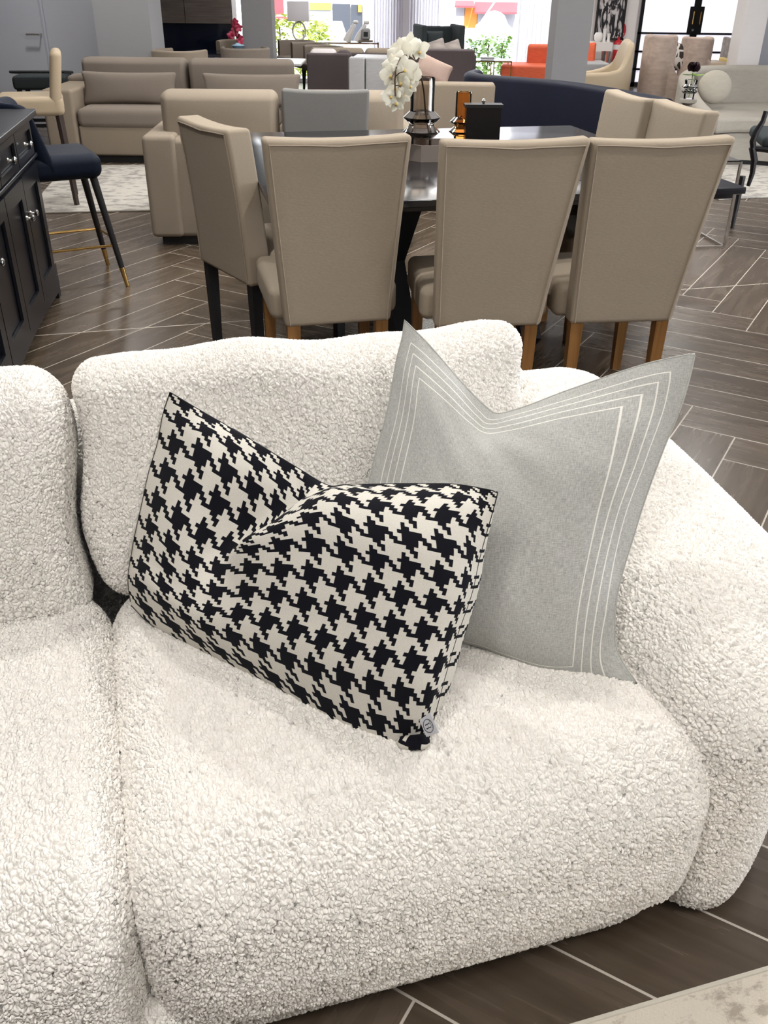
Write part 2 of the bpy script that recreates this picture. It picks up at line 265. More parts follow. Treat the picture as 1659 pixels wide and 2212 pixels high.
# ------------------------------------------------------------------ mesh builder
def Rz(a): return np.array([[math.cos(a), -math.sin(a), 0], [math.sin(a), math.cos(a), 0], [0, 0, 1.0]])
def Rx(a): return np.array([[1.0, 0, 0], [0, math.cos(a), -math.sin(a)], [0, math.sin(a), math.cos(a)]])
def Ry(a): return np.array([[math.cos(a), 0, math.sin(a)], [0, 1.0, 0], [-math.sin(a), 0, math.cos(a)]])
class MB:
    def __init__(s): s.v = []; s.f = []; s.n = 0
    def add(s, V, F):
        V = np.asarray(V, float); s.v.append(V); s.f += [tuple(int(i) + s.n for i in f) for f in F]; s.n += len(V); return s
    def box(s, c, d, rot=None, taper=1.0):
        x, y, z = d[0] / 2, d[1] / 2, d[2] / 2
        V = np.array([[sx * x * (taper if sz < 0 else 1), sy * y * (taper if sz < 0 else 1), sz * z] for sz in (-1, 1) for sy in (-1, 1) for sx in (-1, 1)])
        if rot is not None: V = V @ rot.T
        return s.add(V + c, [(0, 2, 3, 1), (4, 5, 7, 6), (0, 1, 5, 4), (2, 6, 7, 3), (0, 4, 6, 2), (1, 3, 7, 5)])
    def span(s, a, b):
        a, b = np.array(a, float), np.array(b, float); return s.box((a + b) / 2, np.abs(b - a))
    def rbox(s, c, d, r, seg=3, m=1, rot=None, deform=None):
        h = np.array(d, float) / 2; r = np.minimum(np.array([r] * 3 if np.isscalar(r) else r, float), h * .999)
        m = (m,) * 3 if np.isscalar(m) else m; ax = []
        for k in range(3):
            t = np.tan(np.linspace(math.pi / 4, 0, seg + 1)); lo = -(h[k] - r[k]) - r[k] * t
            inn = np.linspace(-(h[k] - r[k]), h[k] - r[k], m[k] + 1)[1:-1]
            ax.append(np.concatenate([lo, inn, -lo[::-1]]))
        P = []; F = []; n0 = 0
        for k in range(3):
            i, j = [(1, 2), (2, 0), (0, 1)][k]
            for sg in (-1, 1):
                A, B = np.meshgrid(ax[i], ax[j], indexing='ij'); V = np.zeros(A.shape + (3,)); V[..., i] = A; V[..., j] = B; V[..., k] = sg * h[k]
                na, nb = A.shape; P.append(V.reshape(-1, 3)); idx = np.arange(na * nb).reshape(na, nb) + n0; n0 += na * nb
                q = np.stack([idx[:-1, :-1], idx[1:, :-1], idx[1:, 1:], idx[:-1, 1:]], -1).reshape(-1, 4)
                F.append(q if sg > 0 else q[:, ::-1])
        P = np.concatenate(P); F = np.concatenate(F)
        _, first, inv = np.unique(np.round(P, 6), axis=0, return_index=True, return_inverse=True); inv = inv.reshape(-1)
        P = P[first]; F = inv[F]
        q = np.clip(P, -(h - r), h - r); dd = (P - q) / r; ln = np.linalg.norm(dd, axis=1, keepdims=True); ln[ln == 0] = 1
        V = q + r * dd / ln
        if deform is not None: V = deform(V, h)
        if rot is not None: V = V @ rot.T
        return s.add(V + np.array(c), F)
    def tube(s, pts, rad, n=8, caps=True):
        pts = [np.array(p, float) for p in pts]; K = len(pts); rad = [rad] * K if np.isscalar(rad) else rad; V = []; up = None
        for i in range(K):
            t = pts[min(i + 1, K - 1)] - pts[max(i - 1, 0)]; t /= (np.linalg.norm(t) + 1e-12)
            if up is None: up = np.array([0, 0, 1.0]) if abs(t[2]) < .9 else np.array([1.0, 0, 0])
            a = np.cross(up, t); a /= np.linalg.norm(a); b = np.cross(t, a); up = b
            for k in range(n):
                th = 2 * math.pi * k / n; V.append(pts[i] + rad[i] * (math.cos(th) * a + math.sin(th) * b))
        F = [(i * n + k, i * n + (k + 1) % n, (i + 1) * n + (k + 1) % n, (i + 1) * n + k) for i in range(K - 1) for k in range(n)]
        if caps: F += [tuple(range(n))[::-1], tuple((K - 1) * n + k for k in range(n))]
        return s.add(V, F)
    def lathe(s, prof, c=(0, 0, 0), n=28, sy=1.0, caps=True):
        V = [(c[0] + r * math.cos(2 * math.pi * k / n), c[1] + sy * r * math.sin(2 * math.pi * k / n), c[2] + z) for r, z in prof for k in range(n)]
        K = len(prof); F = [(i * n + k, i * n + (k + 1) % n, (i + 1) * n + (k + 1) % n, (i + 1) * n + k) for i in range(K - 1) for k in range(n)]
        if caps: F += [tuple(range(n))[::-1], tuple((K - 1) * n + k for k in range(n))]
        return s.add(V, F)
    def prism(s, poly, z0, z1, rot=None, c=(0, 0, 0)):
        n = len(poly); V = np.array([(x, y, z) for z in (z0, z1) for x, y in poly], float)
        if rot is not None: V = V @ rot.T
        return s.add(V + np.array(c, float), [tuple(range(n))[::-1], tuple(n + k for k in range(n))] + [(k, (k + 1) % n, n + (k + 1) % n, n + k) for k in range(n)])
    def arc_wall(s, path, thick, z0, z1, rnd=.03, lean=0.0):
        """rounded wall swept along a plan path; path = [(x, y)], outward = left normal"""
        path = [np.array(p, float) for p in path]; K = len(path); V = []
        prof = [(-thick / 2, z0), (thick / 2, z0)]
        for t in np.linspace(0, math.pi, 9): prof.append((thick / 2 * math.cos(t), z1 - rnd + rnd * math.sin(t)))
        n = len(prof)
        for i in range(K):
            t = path[min(i + 1, K - 1)] - path[max(i - 1, 0)]; t /= np.linalg.norm(t); nn = np.array([-t[1], t[0]])
            for o, z in prof:
                q = path[i] + nn * (o + lean * (z - z0)); V.append((q[0], q[1], z))
        F = [(i * n + k, (i + 1) * n + k, (i + 1) * n + (k + 1) % n, i * n + (k + 1) % n) for i in range(K - 1) for k in range(n)]
        F += [tuple(range(n)), tuple((K - 1) * n + k for k in range(n))[::-1]]
        return s.add(V, F)
    def build(s, name, mat, parent=None, smooth=True, uv=None, angle=40):
        V = np.concatenate(s.v); me = D.meshes.new(name); me.from_pydata(V.tolist(), [], s.f); me.validate(); me.update()
        me.materials.append(MATS[mat])
        if smooth:
            me.polygons.foreach_set('use_smooth', [True] * len(me.polygons))
            if angle: me.set_sharp_from_angle(angle=R(angle))
        if uv is not None:
            L = me.uv_layers.new(name='UVMap'); vi = np.zeros(len(me.loops), int); me.loops.foreach_get('vertex_index', vi); L.data.foreach_set('uv', np.asarray(uv)[vi].ravel())
        o = D.objects.new(name, me); COL.objects.link(o)
        if parent is not None: o.parent = parent
        return o

def tag(o, label=None, cat=None, group=None, kind=None):
    if label: o['label'] = label
    if cat: o['category'] = cat
    if group: o['group'] = group
    if kind: o['kind'] = kind
    return o
def thing(name, label, cat, loc=(0, 0, 0), rz=0, group=None):
    o = D.objects.new(name, None); o.empty_display_size = .1; COL.objects.link(o); o.location = [float(q) for q in loc]; o.rotation_euler = (0, 0, rz); tag(o, label, cat, group); return o
def struct(o): o['kind'] = 'structure'; return o
def copy_tree(o, parent=None):
    c = o.copy(); COL.objects.link(c)
    if parent is not None: c.parent = parent
    for ch in o.children: copy_tree(ch, c)
    return c

# ------------------------------------------------------------------ room shell
struct(MB().span((-7, -4.5, -.1), (7, 15.6, 0)).build('floor', 'herringbone_floor', smooth=False))
struct(MB().span((-7, -4.5, CEIL), (7, 15.6, CEIL + .1)).build('ceiling', 'ceiling_paint', smooth=False))
struct(MB().span((-7.2, -4.5, 0), (-7, 15.6, CEIL)).build('wall_left', 'wall_paint', smooth=False))
struct(MB().span((7, -4.5, 0), (7.2, .5, CEIL)).span((7, 6.5, 0), (7.2, 15.6, CEIL)).span((7, .5, 2.6), (7.2, 6.5, CEIL)).span((7, .5, 0), (7.2, 6.5, .2)).build('wall_right', 'column_paint', smooth=False))
o3 = MB()  # out-of-view window, added to bring daylight to the right side
for y in (.5, 2.5, 4.5, 6.44): o3.span((7.05, y, .2), (7.12, y + .06, 2.6))
for z in (.2, 2.54): o3.span((7.05, .5, z), (7.12, 6.5, z + .06))
o3 = struct(o3.build('added_side_window', 'white_paint', smooth=False)); MB().span((7.08, .5, .2), (7.085, 6.5, 2.6)).build('pane', 'window_glass', o3, smooth=False)
wl_ = D.lights.new('added_side_daylight', 'AREA'); wl_.shape = 'RECTANGLE'; wl_.size = 2.2; wl_.size_y = 5.8; wl_.energy = 150; wl_.color = (.96, .95, 1)  # area light added just inside that window to brighten the right side
wo_ = D.objects.new('added_side_daylight', wl_); COL.objects.link(wo_); wo_.location = (6.98, 3.5, 1.4); wo_.rotation_euler = (0, R(90), 0)
struct(MB().span((-7, -4.6, 0), (7, -4.5, CEIL)).build('wall_behind', 'column_paint', smooth=False))
for i, (x, y, p, r) in enumerate(DOWNLIGHTS):
    t = thing('ceiling_downlight', None, None, (x, y, CEIL), 0, 'recessed ceiling downlights')
    tag(t, 'recessed round ceiling downlight with white rim', 'ceiling light')
    MB().lathe([(r, 0), (r + .025, 0), (r + .022, -.012), (r, -.012)], n=24, caps=False).build('rim', 'white_paint', t)
    MB().lathe([(0.001, -.002), (r, -.002)], n=24, caps=False).build('diffuser', 'lamp_glow', t)
    ld = D.lights.new('downlight', 'AREA'); ld.shape = 'DISK'; ld.size = 2 * r; ld.energy = p; ld.color = (1, .97, .93); ld.spread = R(150)
    lo = D.objects.new('downlight', ld); COL.objects.link(lo); lo.parent = t; lo.location = (0, 0, -.02)
# out-of-view fill panels added on the ceiling to give the showroom soft light
for x, y, p in ((0.2, -.5, 31), (0.3, 5.8, 52), (0.5, 9.5, 40)):
    t = thing('added_fill_panel', 'long white rectangular fill light panel added out of view', 'ceiling light', (x, y, CEIL), 0, 'added fill light panels')
    MB().box((0, 0, -.015), (3.2, .5, .03)).build('housing', 'white_paint', t, smooth=False)
    MB().box((0, 0, -.033), (3.1, .42, .006)).build('diffuser', 'lamp_glow', t, smooth=False)
    ld = D.lights.new('panel', 'AREA'); ld.shape = 'RECTANGLE'; ld.size = 3.1; ld.size_y = .42; ld.energy = p; ld.color = (1, .985, .965)
    lo = D.objects.new('panel', ld); COL.objects.link(lo); lo.parent = t; lo.location = (0, 0, -.045)

# ------------------------------------------------------------------ the white boucle sofa (local frame: x along, y back)
SA = R(17); E1 = np.array([math.cos(SA), math.sin(SA)]); E2 = np.array([-math.sin(SA), math.cos(SA)])
sofa = thing('sofa', 'large rounded white boucle sofa in the foreground carrying two cushions', 'sofa', (0, 0, 0), SA)
def soft(name, c, d, r, rot=None, bulge=(0, 0, 0), sag=None, res=.011, lv=2):
    """upholstered block with crown on each face"""
    r3 = np.array([r] * 3 if np.isscalar(r) else r, float); d = np.array(d, float)
    m = [max(1, int((d[k] - 2 * r3[k]) / res)) for k in range(3)]; seg = max(4, int(r3.mean() * 1.2 / res))
    def df(V, h):
        u = V / h; k = np.clip(1 - u ** 2, 0, 1)
        V = V.copy()
        V[:, 0] += np.sign(u[:, 0]) * bulge[0] * np.abs(u[:, 0]) * k[:, 1] * k[:, 2]
        V[:, 1] += np.sign(u[:, 1]) * bulge[1] * np.abs(u[:, 1]) * k[:, 0] * k[:, 2]
        V[:, 2] += np.sign(u[:, 2]) * bulge[2] * np.abs(u[:, 2]) * np.sqrt(k[:, 0] * k[:, 1])
        if sag: V = sag(V, u)
        return V
    o = MB().rbox(c, d, r3, seg, m, rot, df).build(name, 'boucle', sofa, angle=None)
    ss = o.modifiers.new('sub', 'SUBSURF'); ss.subdivision_type = 'CATMULL_CLARK'; ss.levels = 0; ss.render_levels = lv
    return o
# base plinth and seats
soft('base_frame', (-.60, 1.27, .085), (2.68, 1.0, .11), (.10, .05, .05))
def seat_shape(V, u):
    # front face rolls under towards the floor and the right end drops into the arm
    f = np.clip(-u[:, 1], 0, 1) ** 3; V[:, 1] += .035 * f * np.clip(-u[:, 2], 0, 1)
    V[:, 2] += -.012 * np.clip(-u[:, 1], 0, 1) ** 2 * np.clip(u[:, 2], 0, 1)
    V[:, 2] = np.maximum(V[:, 2], .115 - .20)      # flat underside sitting on the base
    return V
soft('seat_cushion', (.352, 1.13, .20), (.915, .76, .46), (.105, .13, .125), None, (.01, .025, .02), seat_shape, lv=3)
soft('seat_cushion', (-.535, 1.13, .20), (.895, .76, .46), (.07, .13, .125), None, (.005, .025, .02), seat_shape)
# back frame, arm
soft('back_frame', (-.60, 1.76, .36), (3.0, .24, .60), (.10, .10, .10), res=.018, lv=1)
def arm_shape(V, u):
    V[:, 2] += .05 * np.clip(u[:, 1], -1, 1) * np.clip(u[:, 2], 0, 1)
    V[:, 1] += 0.85 * np.clip(V[:, 0] + .145, 0, 1) ** 1.2 * np.clip(-u[:, 1], 0, 1)
    V[:, 2] = np.maximum(V[:, 2], .035 - .255)
    return V
soft('arm', (.925, 1.318, .255), (.415, 1.175, .71), (.17, .25, .19), None, (.01, .02, .0), arm_shape, lv=3)
# back cushions
def back_shape(seed):
    rs = np.random.RandomState(seed); ph = rs.rand(6) * 6
    def g(V, u):
        V[:, 2] += .006 * np.sin(u[:, 0] * 5 + ph[0]) * np.clip(u[:, 2], 0, 1) + .004 * np.sin(u[:, 0] * 11 + ph[1]) * np.clip(u[:, 2], 0, 1)
        V[:, 1] += .008 * np.sin(u[:, 0] * 4 + ph[2] + u[:, 2] * 3)
        V[:, 0] += .012 * np.sin(u[:, 2] * 4 + ph[3]) * u[:, 0]
        return V
    return g
RB = Rx(R(-17))
soft('back_cushion', (.330, 1.572, .585), (.865, .24, .44), (.045, .08, .055), RB @ Ry(R(0.6)), (.008, .045, .008), back_shape(3), lv=3)
soft('back_cushion', (-.578, 1.548, .585), (.89, .27, .46), (.045, .09, .06), RB @ Ry(R(1.0)), (.015, .06, .015), back_shape(5))

# ------------------------------------------------------------------ throw cushions
def cubic1(xk, yk, x):
    """C1 cubic (finite-difference tangents) through yk[..., :] at xk"""
    xk = np.array(xk, float); yk = np.array(yk, float); d = np.diff(yk, axis=0) / np.diff(xk)[:, None]
    hk = np.diff(xk)[:, None]; m = np.zeros_like(yk); m[0] = d[0]; m[-1] = d[-1]
    m[1:-1] = (d[:-1] * hk[1:] + d[1:] * hk[:-1]) / (hk[1:] + hk[:-1])
    i = np.clip(np.searchsorted(xk, x) - 1, 0, len(xk) - 2); t = ((x - xk[i]) / (xk[i + 1] - xk[i]))[:, None]; hh = (xk[i + 1] - xk[i])[:, None]
    return (2 * t**3 - 3 * t**2 + 1) * yk[i] + (t**3 - 2 * t**2 + t) * hh * m[i] + (-2 * t**3 + 3 * t**2) * yk[i + 1] + (t**3 - t**2) * hh * m[i + 1]
def cushion(name, mat, parent, P0, nrm, us, vs, grid, back=.8, NU=150, NV=120, wrinkle=.0, ug=None, vg=None):
    """closed pillow: grid[row][col] = (outline x, outline y, loft) measured on the cushion plane P0/nrm; ug, vg = weave coordinates"""
    G_ = np.array(grid, float); uu = np.linspace(0, 1, NU); vv = np.linspace(0, 1, NV)
    a = np.stack([cubic1(us, G_[r], uu) for r in range(len(vs))])          # rows x NU x 3
    S = cubic1(vs, a.reshape(len(vs), -1), vv).reshape(NV, NU, 3)
    U, Vv = np.meshgrid(uu, vv)
    UT, VT = U, Vv
    if ug is not None:
        a2 = np.stack([cubic1(us, np.array(r_, float)[:, None], uu)[:, 0] for r_ in ug]); UT = cubic1(vs, a2, vv)
        VT = np.repeat(cubic1(vs, np.array(vg, float)[:, None], vv), NU, 1)
    E = (np.clip(1 - np.abs(2 * U - 1) ** 5, 0, 1) * np.clip(1 - np.abs(2 * Vv - 1) ** 5, 0, 1)) ** .5
    Hh = np.clip(S[..., 2], 0, 1) * E
    if wrinkle:
        Hh = Hh + wrinkle * E * (np.sin(U * 23 + 9 * Vv) * np.sin(Vv * 17 - 6 * U) + .5 * np.sin(U * 41 + Vv * 30))
    dirs = FWD + XI * ((S[..., 0:1] - W_PX / 2) / F_PX) + YI * ((S[..., 1:2] - H_PX / 2) / F_PX)
    den = dirs @ nrm; t = ((np.array(P0) - CAM) @ nrm + Hh) / den
    front = CAM + dirs * t[..., None]
    base = front - nrm * Hh[..., None]
    inner = base[1:-1, 1:-1] - nrm * (back * .06 * E[1:-1, 1:-1, None])
    V = np.concatenate([front.reshape(-1, 3), inner.reshape(-1, 3)])
    idx = np.arange(NV * NU).reshape(NV, NU); bi = idx.copy(); bi[1:-1, 1:-1] = np.arange((NV - 2) * (NU - 2)).reshape(NV - 2, NU - 2) + NV * NU
    q = np.stack([idx[:-1, :-1], idx[:-1, 1:], idx[1:, 1:], idx[1:, :-1]], -1).reshape(-1, 4)
    qb = np.stack([bi[:-1, :-1], bi[1:, :-1], bi[1:, 1:], bi[:-1, 1:]], -1).reshape(-1, 4)
    uvf = np.stack([UT, VT], -1); uv = np.concatenate([uvf.reshape(-1, 2), uvf[1:-1, 1:-1].reshape(-1, 2)])
    mb = MB(); loc = np.array(parent.location); mb.add(V - loc, np.concatenate([q, qb])); o = mb.build(name, mat, parent, uv=uv, angle=None)
    seam = np.concatenate([front[0, :], front[1:, -1], front[-1, ::-1][1:], front[::-1, 0][1:]]) - loc
    return o, front - loc, seam[::3]

# houndstooth cushion
hb0, hb1 = np.array([-.44, 1.26, .455]), np.array([.07, .96, .455])
bd = (hb1 - hb0); bd /= np.linalg.norm(bd); perp = np.array([-bd[1], bd[0], 0]); LEAN = R(61)
upv = perp * math.cos(LEAN) + np.array([0, 0, math.sin(LEAN)]); hn = np.cross(bd, upv); hn /= np.linalg.norm(hn)
if hn @ (CAM - hb0) < 0: hn = -hn
hp = thing('throw_cushion', 'black and white houndstooth cushion with karate-chopped top on the white sofa', 'cushion', (hb0 + hb1) / 2)
us = [0, .1, .25, .38, .45, .55, .65, .8, .92, 1]; vs = [0, .1, .3, .52, .65, .77, .9, 1]
L_, V_, Rg = .07, .025, .085
grid = [
 [(283,1308,0),(325,1348,.03),(430,1408,.04),(510,1450,.04),(560,1478,.04),(630,1520,.04),(710,1575,.04),(800,1612,.04),(880,1612,.03),(925,1602,0)],
 [(277,1262,.02),(303,1280,.05),(375,1330,.07),(455,1375,.07),(505,1395,.07),(585,1430,.075),(680,1470,.08),(822,1515,.07),(918,1530,.05),(948,1512,.02)],
 [(286,1185,.02),(318,1200,.05),(388,1262,.07),(475,1295,.07),(530,1295,.08),(615,1312,.09),(715,1342,.095),(858,1378,.085),(958,1392,.05),(984,1385,.02)],
 [(307,1085,.02),(340,1105,.05),(407,1158,.065),(492,1195,.045),(520,1196,.085),(655,1192,.10),(757,1212,.10),(893,1245,.09),(993,1270,.05),(1022,1272,.02)],
 [(322,1018,.02),(362,1035,.045),(430,1080,.055),(545,1150,.03),(528,1165,.085),(676,1125,.10),(774,1150,.10),(904,1178,.09),(1003,1200,.05),(1035,1210,.02)],
 [(340,958,.015),(386,976,.04),(456,1010,.05),(606,1113,.025),(588,1128,.075),(700,1082,.085),(790,1095,.085),(916,1116,.075),(1012,1135,.045),(1050,1155,.015)],
 [(352,895,.01),(402,915,.03),(480,950,.035),(650,1075,.02),(650,1080,.05),(715,1056,.06),(796,1062,.06),(922,1068,.05),(1020,1080,.03),(1066,1100,.01)],
 [(367,847,0),(425,882,.01),(520,937,.015),(645,1012,.01),(702,1046,.03),(745,1047,.03),(800,1046,.03),(908,1045,.02),(1000,1048,.01),(1076,1062,0)]]
ug = [[0,.06,.19,.31,.375,.475,.59,.74,.87,1],[0,.06,.165,.305,.375,.485,.615,.80,.93,1],[0,.07,.185,.315,.38,.49,.62,.80,.925,1],[0,.072,.184,.312,.352,.512,.632,.796,.916,1],
      [0,.072,.172,.34,.376,.544,.656,.80,.912,1],[0,.08,.176,.404,.444,.576,.676,.816,.928,1],[0,.08,.19,.45,.485,.56,.65,.785,.895,1],[0,.10,.23,.42,.50,.555,.615,.735,.85,1]]
vg = [0, .14, .34, .55, .66, .76, .87, 1]
hc, hfront, hseam = cushion('cushion_cover', 'houndstooth_knit', hp, hb0, hn, us, vs, grid, ug=ug, vg=vg)
# tucked bottom corner and label
lc = np.array(hp.location)
pt = lambda x, y, k: (lambda d: CAM + d * (((hb0 - CAM) @ hn + k) / (d @ hn)) - lc)(ray(x, y))
cc = pt(893, 1603, .012)
mb = MB(); rotc = np.stack([bd, upv, hn], 1)
mb.rbox(cc, (.048, .022, .032), .0125, 4, 2, rotc @ Rz(R(22)))
V = np.concatenate(mb.v); q = (V - cc) @ rotc; mb.build('tucked_corner', 'houndstooth_knit', hp, uv=np.stack([.93 + q[:, 0] / .6, .06 + q[:, 1] / .45], -1))
def quad_frame(p00, p10, p01):
    ex = (p10 - p00); ey = (p01 - p00); return ex, ey
tg = [pt(906, 1556, .052), pt(921, 1592, .046), pt(948, 1583, .050), pt(929, 1539, .054)]   # a small satin flag label
nt = np.cross(tg[1] - tg[0], tg[3] - tg[0]); nt /= np.linalg.norm(nt)
if nt @ hn < 0: nt = -nt
mb = MB(); mb.add(np.array(tg + [p - nt * .0012 for p in tg]), [(0, 1, 2, 3), (7, 6, 5, 4), (0, 4, 5, 1), (1, 5, 6, 2), (2, 6, 7, 3), (3, 7, 4, 0)])
lab = mb.build('fabric_label', 'tag_satin', hp, smooth=False); lab['label'] = 'small grey satin label with a ringed emblem'
def on_tag(a, b, k=.0006): # a along the label's long side, b across
    p = (1 - b) * ((1 - a) * tg[0] + a * tg[1]) + b * ((1 - a) * tg[3] + a * tg[2]); return p + nt * k
mb = MB(); ring = [on_tag(.50 + .34 * math.cos(t), .47 + .36 * math.sin(t)) for t in np.linspace(0, 2 * math.pi, 33)]; mb.tube(ring, .00045, 5)
for b0 in ():
    pass
mb.tube([on_tag(.40, .30), on_tag(.40, .62)], .0006, 5); mb.tube([on_tag(.60, .30), on_tag(.60, .62)], .0006, 5)
for a0 in (.40, .60):
    for b0 in (.30, .62): mb.tube([on_tag(a0 - .04, b0), on_tag(a0 + .04, b0)], .0004, 5)
mb.tube([on_tag(.40, .46), on_tag(.60, .46)], .0002, 5); mb.tube([on_tag(.24, .70), on_tag(.66, .72)], .0003, 5)
mb.build('emblem', 'ink', lab)
MB().tube(hseam, .0009, 5, False).build('seam_piping', 'black_matte', hp)

# grey stitched cushion
gb0, gb1 = np.array([.14, 1.20, .468]), np.array([.45, 1.10, .468])
bd2 = gb1 - gb0; bd2 /= np.linalg.norm(bd2); perp2 = np.array([-bd2[1], bd2[0], 0]); LEAN2 = R(62)
upv2 = perp2 * math.cos(LEAN2) + np.array([0, 0, math.sin(LEAN2)]); gn = np.cross(bd2, upv2); gn /= np.linalg.norm(gn)
if gn @ (CAM - gb0) < 0: gn = -gn
gp = thing('throw_cushion', 'large light grey linen cushion with stitched border lines against the sofa arm', 'cushion', (gb0 + gb1) / 2)
us = [0, .15, .3, .4, .5, .6, .75, .9, 1]; vs = [0, .07, .2, .42, .65, .85, .95, 1]
grid = [
 [(742,1378,0),(830,1372,.02),(910,1378,.03),(975,1388,.03),(1035,1402,.03),(1095,1427,.03),(1180,1458,.03),(1290,1462,.015),(1378,1478,0)],
 [(750,1330,.01),(820,1345,.05),(910,1360,.055),(975,1372,.055),(1035,1388,.055),(1095,1408,.055),(1185,1430,.05),(1285,1425,.03),(1340,1420,.01)],
 [(765,1210,.01),(825,1260,.06),(905,1290,.075),(965,1305,.08),(1025,1318,.08),(1090,1330,.08),(1190,1340,.075),(1285,1318,.05),(1329,1325,.01)],
 [(800,1025,.01),(855,1070,.05),(930,1100,.075),(988,1115,.08),(1048,1125,.085),(1108,1130,.085),(1218,1135,.08),(1325,1130,.05),(1374,1142,.01)],
 [(838,880,.01),(890,910,.045),(960,955,.06),(1012,980,.06),(1062,990,.065),(1120,990,.07),(1230,985,.07),(1375,985,.045),(1428,985,.01)],
 [(858,770,.005),(905,805,.03),(970,862,.035),(1018,908,.025),(1052,930,.02),(1108,922,.035),(1225,893,.04),(1412,858,.02),(1477,862,.005)],
 [(870,722,.004),(918,762,.015),(990,835,.015),(1038,888,.01),(1064,905,.01),(1117,893,.015),(1236,858,.02),(1415,805,.01),(1495,795,.003)],
 [(874,691,0),(930,748,.005),(1003,832,.005),(1052,880,.004),(1077,893,.004),(1125,881,.005),(1240,838,.008),(1405,783,.004),(1502,762,0)]]
ug = [[0, .15, .3, .4, .5, .6, .75, .92, 1]] * 2 + [[0, .15, .3, .4, .5, .6, .75, .90, .97]] + [[0, .15, .3, .4, .5, .6, .75, .90, 1]] * 5
vg = [.108, .18, .30, .48, .68, .86, .945, 1]
gc, gfront, gseam = cushion('cushion_cover', 'grey_linen', gp, gb0, gn, us, vs, grid, wrinkle=.0018, ug=ug, vg=vg)
MB().tube(gseam, .0012, 5, False).build('seam_piping', 'grey_linen', gp)
lc = np.array(gp.location)
pt2 = lambda x, y, k: (lambda d: CAM + d * (((gb0 - CAM) @ gn + k) / (d @ gn)) - lc)(ray(x, y))

#@@MORE
# ------------------------------------------------------------------ dining chairs (local: +y faces forward, origin on the floor under the rear of the seat)
def dining_chair(label, loc, rz, leg='oak', fab='chair_linen', wb=.40, wt=.46, th=.075, zb=.36, zt=.98, rake=.05, depth=.46, seatw=.46, group='high-back linen dining chairs', pipe=True, skew=0):
    t = thing('dining_chair', label, 'chair', loc, rz, group); hb = zt - zb; zc = (zt + zb) / 2
    def df(V, h):
        V = V.copy(); k = (V[:, 2] / h[2] + 1) / 2
        V[:, 0] *= (wb + (wt - wb) * k) / wt; V[:, 0] += skew * k; V[:, 1] += -rake * k ** 1.5
        V[:, 2] += -.010 * (1 - (V[:, 0] / (wt / 2)) ** 2) * np.clip(V[:, 2] / h[2], 0, 1); return V
    MB().rbox((0, th / 2, zc), (wt, th, hb), (.016, .016, .016), 4, (10, 1, 12), None, df).build('backrest', fab, t)
    if pipe:
        P = []
        for k, s in [(q, -1) for q in np.linspace(0.02, .97, 10)] + [(.975, -.5), (.97, 0), (.975, .5)] + [(q, 1) for q in np.linspace(.97, .02, 10)]:
            ww = (wb + (wt - wb) * k) / 2 - .016; x = ww * s
            P.append((x + skew * k, -rake * k ** 1.5 - .0015, zb + hb * k - .010 * (1 - (x / (wt / 2)) ** 2)))
        MB().tube(P, .0028, 5).build('piping', 'piping', t)
    MB().rbox((0, th + depth / 2 - .01, .42), (seatw, depth, .12), (.03, .05, .03), 4, (6, 6, 1), None,
              lambda V, h: V + np.stack([0 * V[:, 0], 0 * V[:, 0], .02 * np.clip(V[:, 2] / h[2], 0, 1) * (1 - (V[:, 0] / h[0]) ** 2) * (1 - (V[:, 1] / h[1]) ** 2)], 1)).build('seat', fab, t)
    for sx in (-1, 1):
        for sy, y in ((-1, .035), (1, th + depth - .07)):
            x = sx * (wb / 2 - .03) if sy < 0 else sx * (seatw / 2 - .04)
            q = MB().box((x, y, .19), (.046, .046, .385), None, .72)
            q.build('leg', leg, t, smooth=False)
    return t
dining_chair('linen dining chair nearest the white sofa, leftmost of the three oak-legged backs', (-.165, 3.03, 0), R(14), wb=.375, wt=.475)
dining_chair('linen dining chair with oak legs, middle of the three backs behind the white sofa', (.355, 3.02, 0), R(5.5), wb=.375, wt=.475, skew=.04)
dining_chair('linen dining chair with oak legs, rightmost of the three backs with floor open beside it', (.835, 3.08, 0), R(7), wb=.375, wt=.475, skew=.035)
dining_chair('linen dining chair with tall black legs at the left end of the dark table', (-.665, 3.63, 0), R(-55), 'black_matte', wb=.46, wt=.44, th=.10, zt=.935, rake=.05, depth=.40)
dining_chair('beige dining chair at the right table side, further from the camera beside the navy sofa', (1.10, 4.52, 0), R(103), wb=.40, wt=.42, zt=.96, pipe=False, seatw=.39)
dining_chair('beige dining chair at the right table side, nearer one overlapping the glass side table', (1.235, 4.12, 0), R(103), wb=.40, wt=.45, zt=.96, pipe=False, seatw=.39)
dining_chair('grey dining chair on the far side of the dark table', (-.345, 5.32, 0), R(180), 'black_matte', 'grey_chair_fabric', wb=.44, wt=.475, zt=.885, pipe=False)

# ------------------------------------------------------------------ dining table
NL, NR, FL = np.array([-.396, 3.07]), np.array([1.321, 3.481]), np.array([-.751, 4.664]); FR = NR + FL - NL
tc_ = (NL + FR) / 2; TA = math.atan2(*(NR - NL)[::-1])
tab = thing('dining_table', 'dark stained square dining table with crossed black legs between the linen chairs', 'table', (tc_[0], tc_[1], 0), TA)
tw_, td_ = np.linalg.norm(NR - NL), np.linalg.norm(FL - NL)
def tdf(V, h):
    V = V.copy(); k = V[:, 2] < 0; V[k, 0] *= .965; V[k, 1] *= .965; return V
MB().rbox((0, 0, .728), (tw_, td_, .045), .004, 2, 4, None, tdf).build('table_top', 'table_black', tab)
MB().box((.32, 0, .7512), (.006, td_ - .01, .002)).build('leaf_joint', 'black_matte', tab, smooth=False)
MB().box((0, 0, .68), (1.25, 1.0, .06)).build('under_frame', 'black_matte', tab, smooth=False)
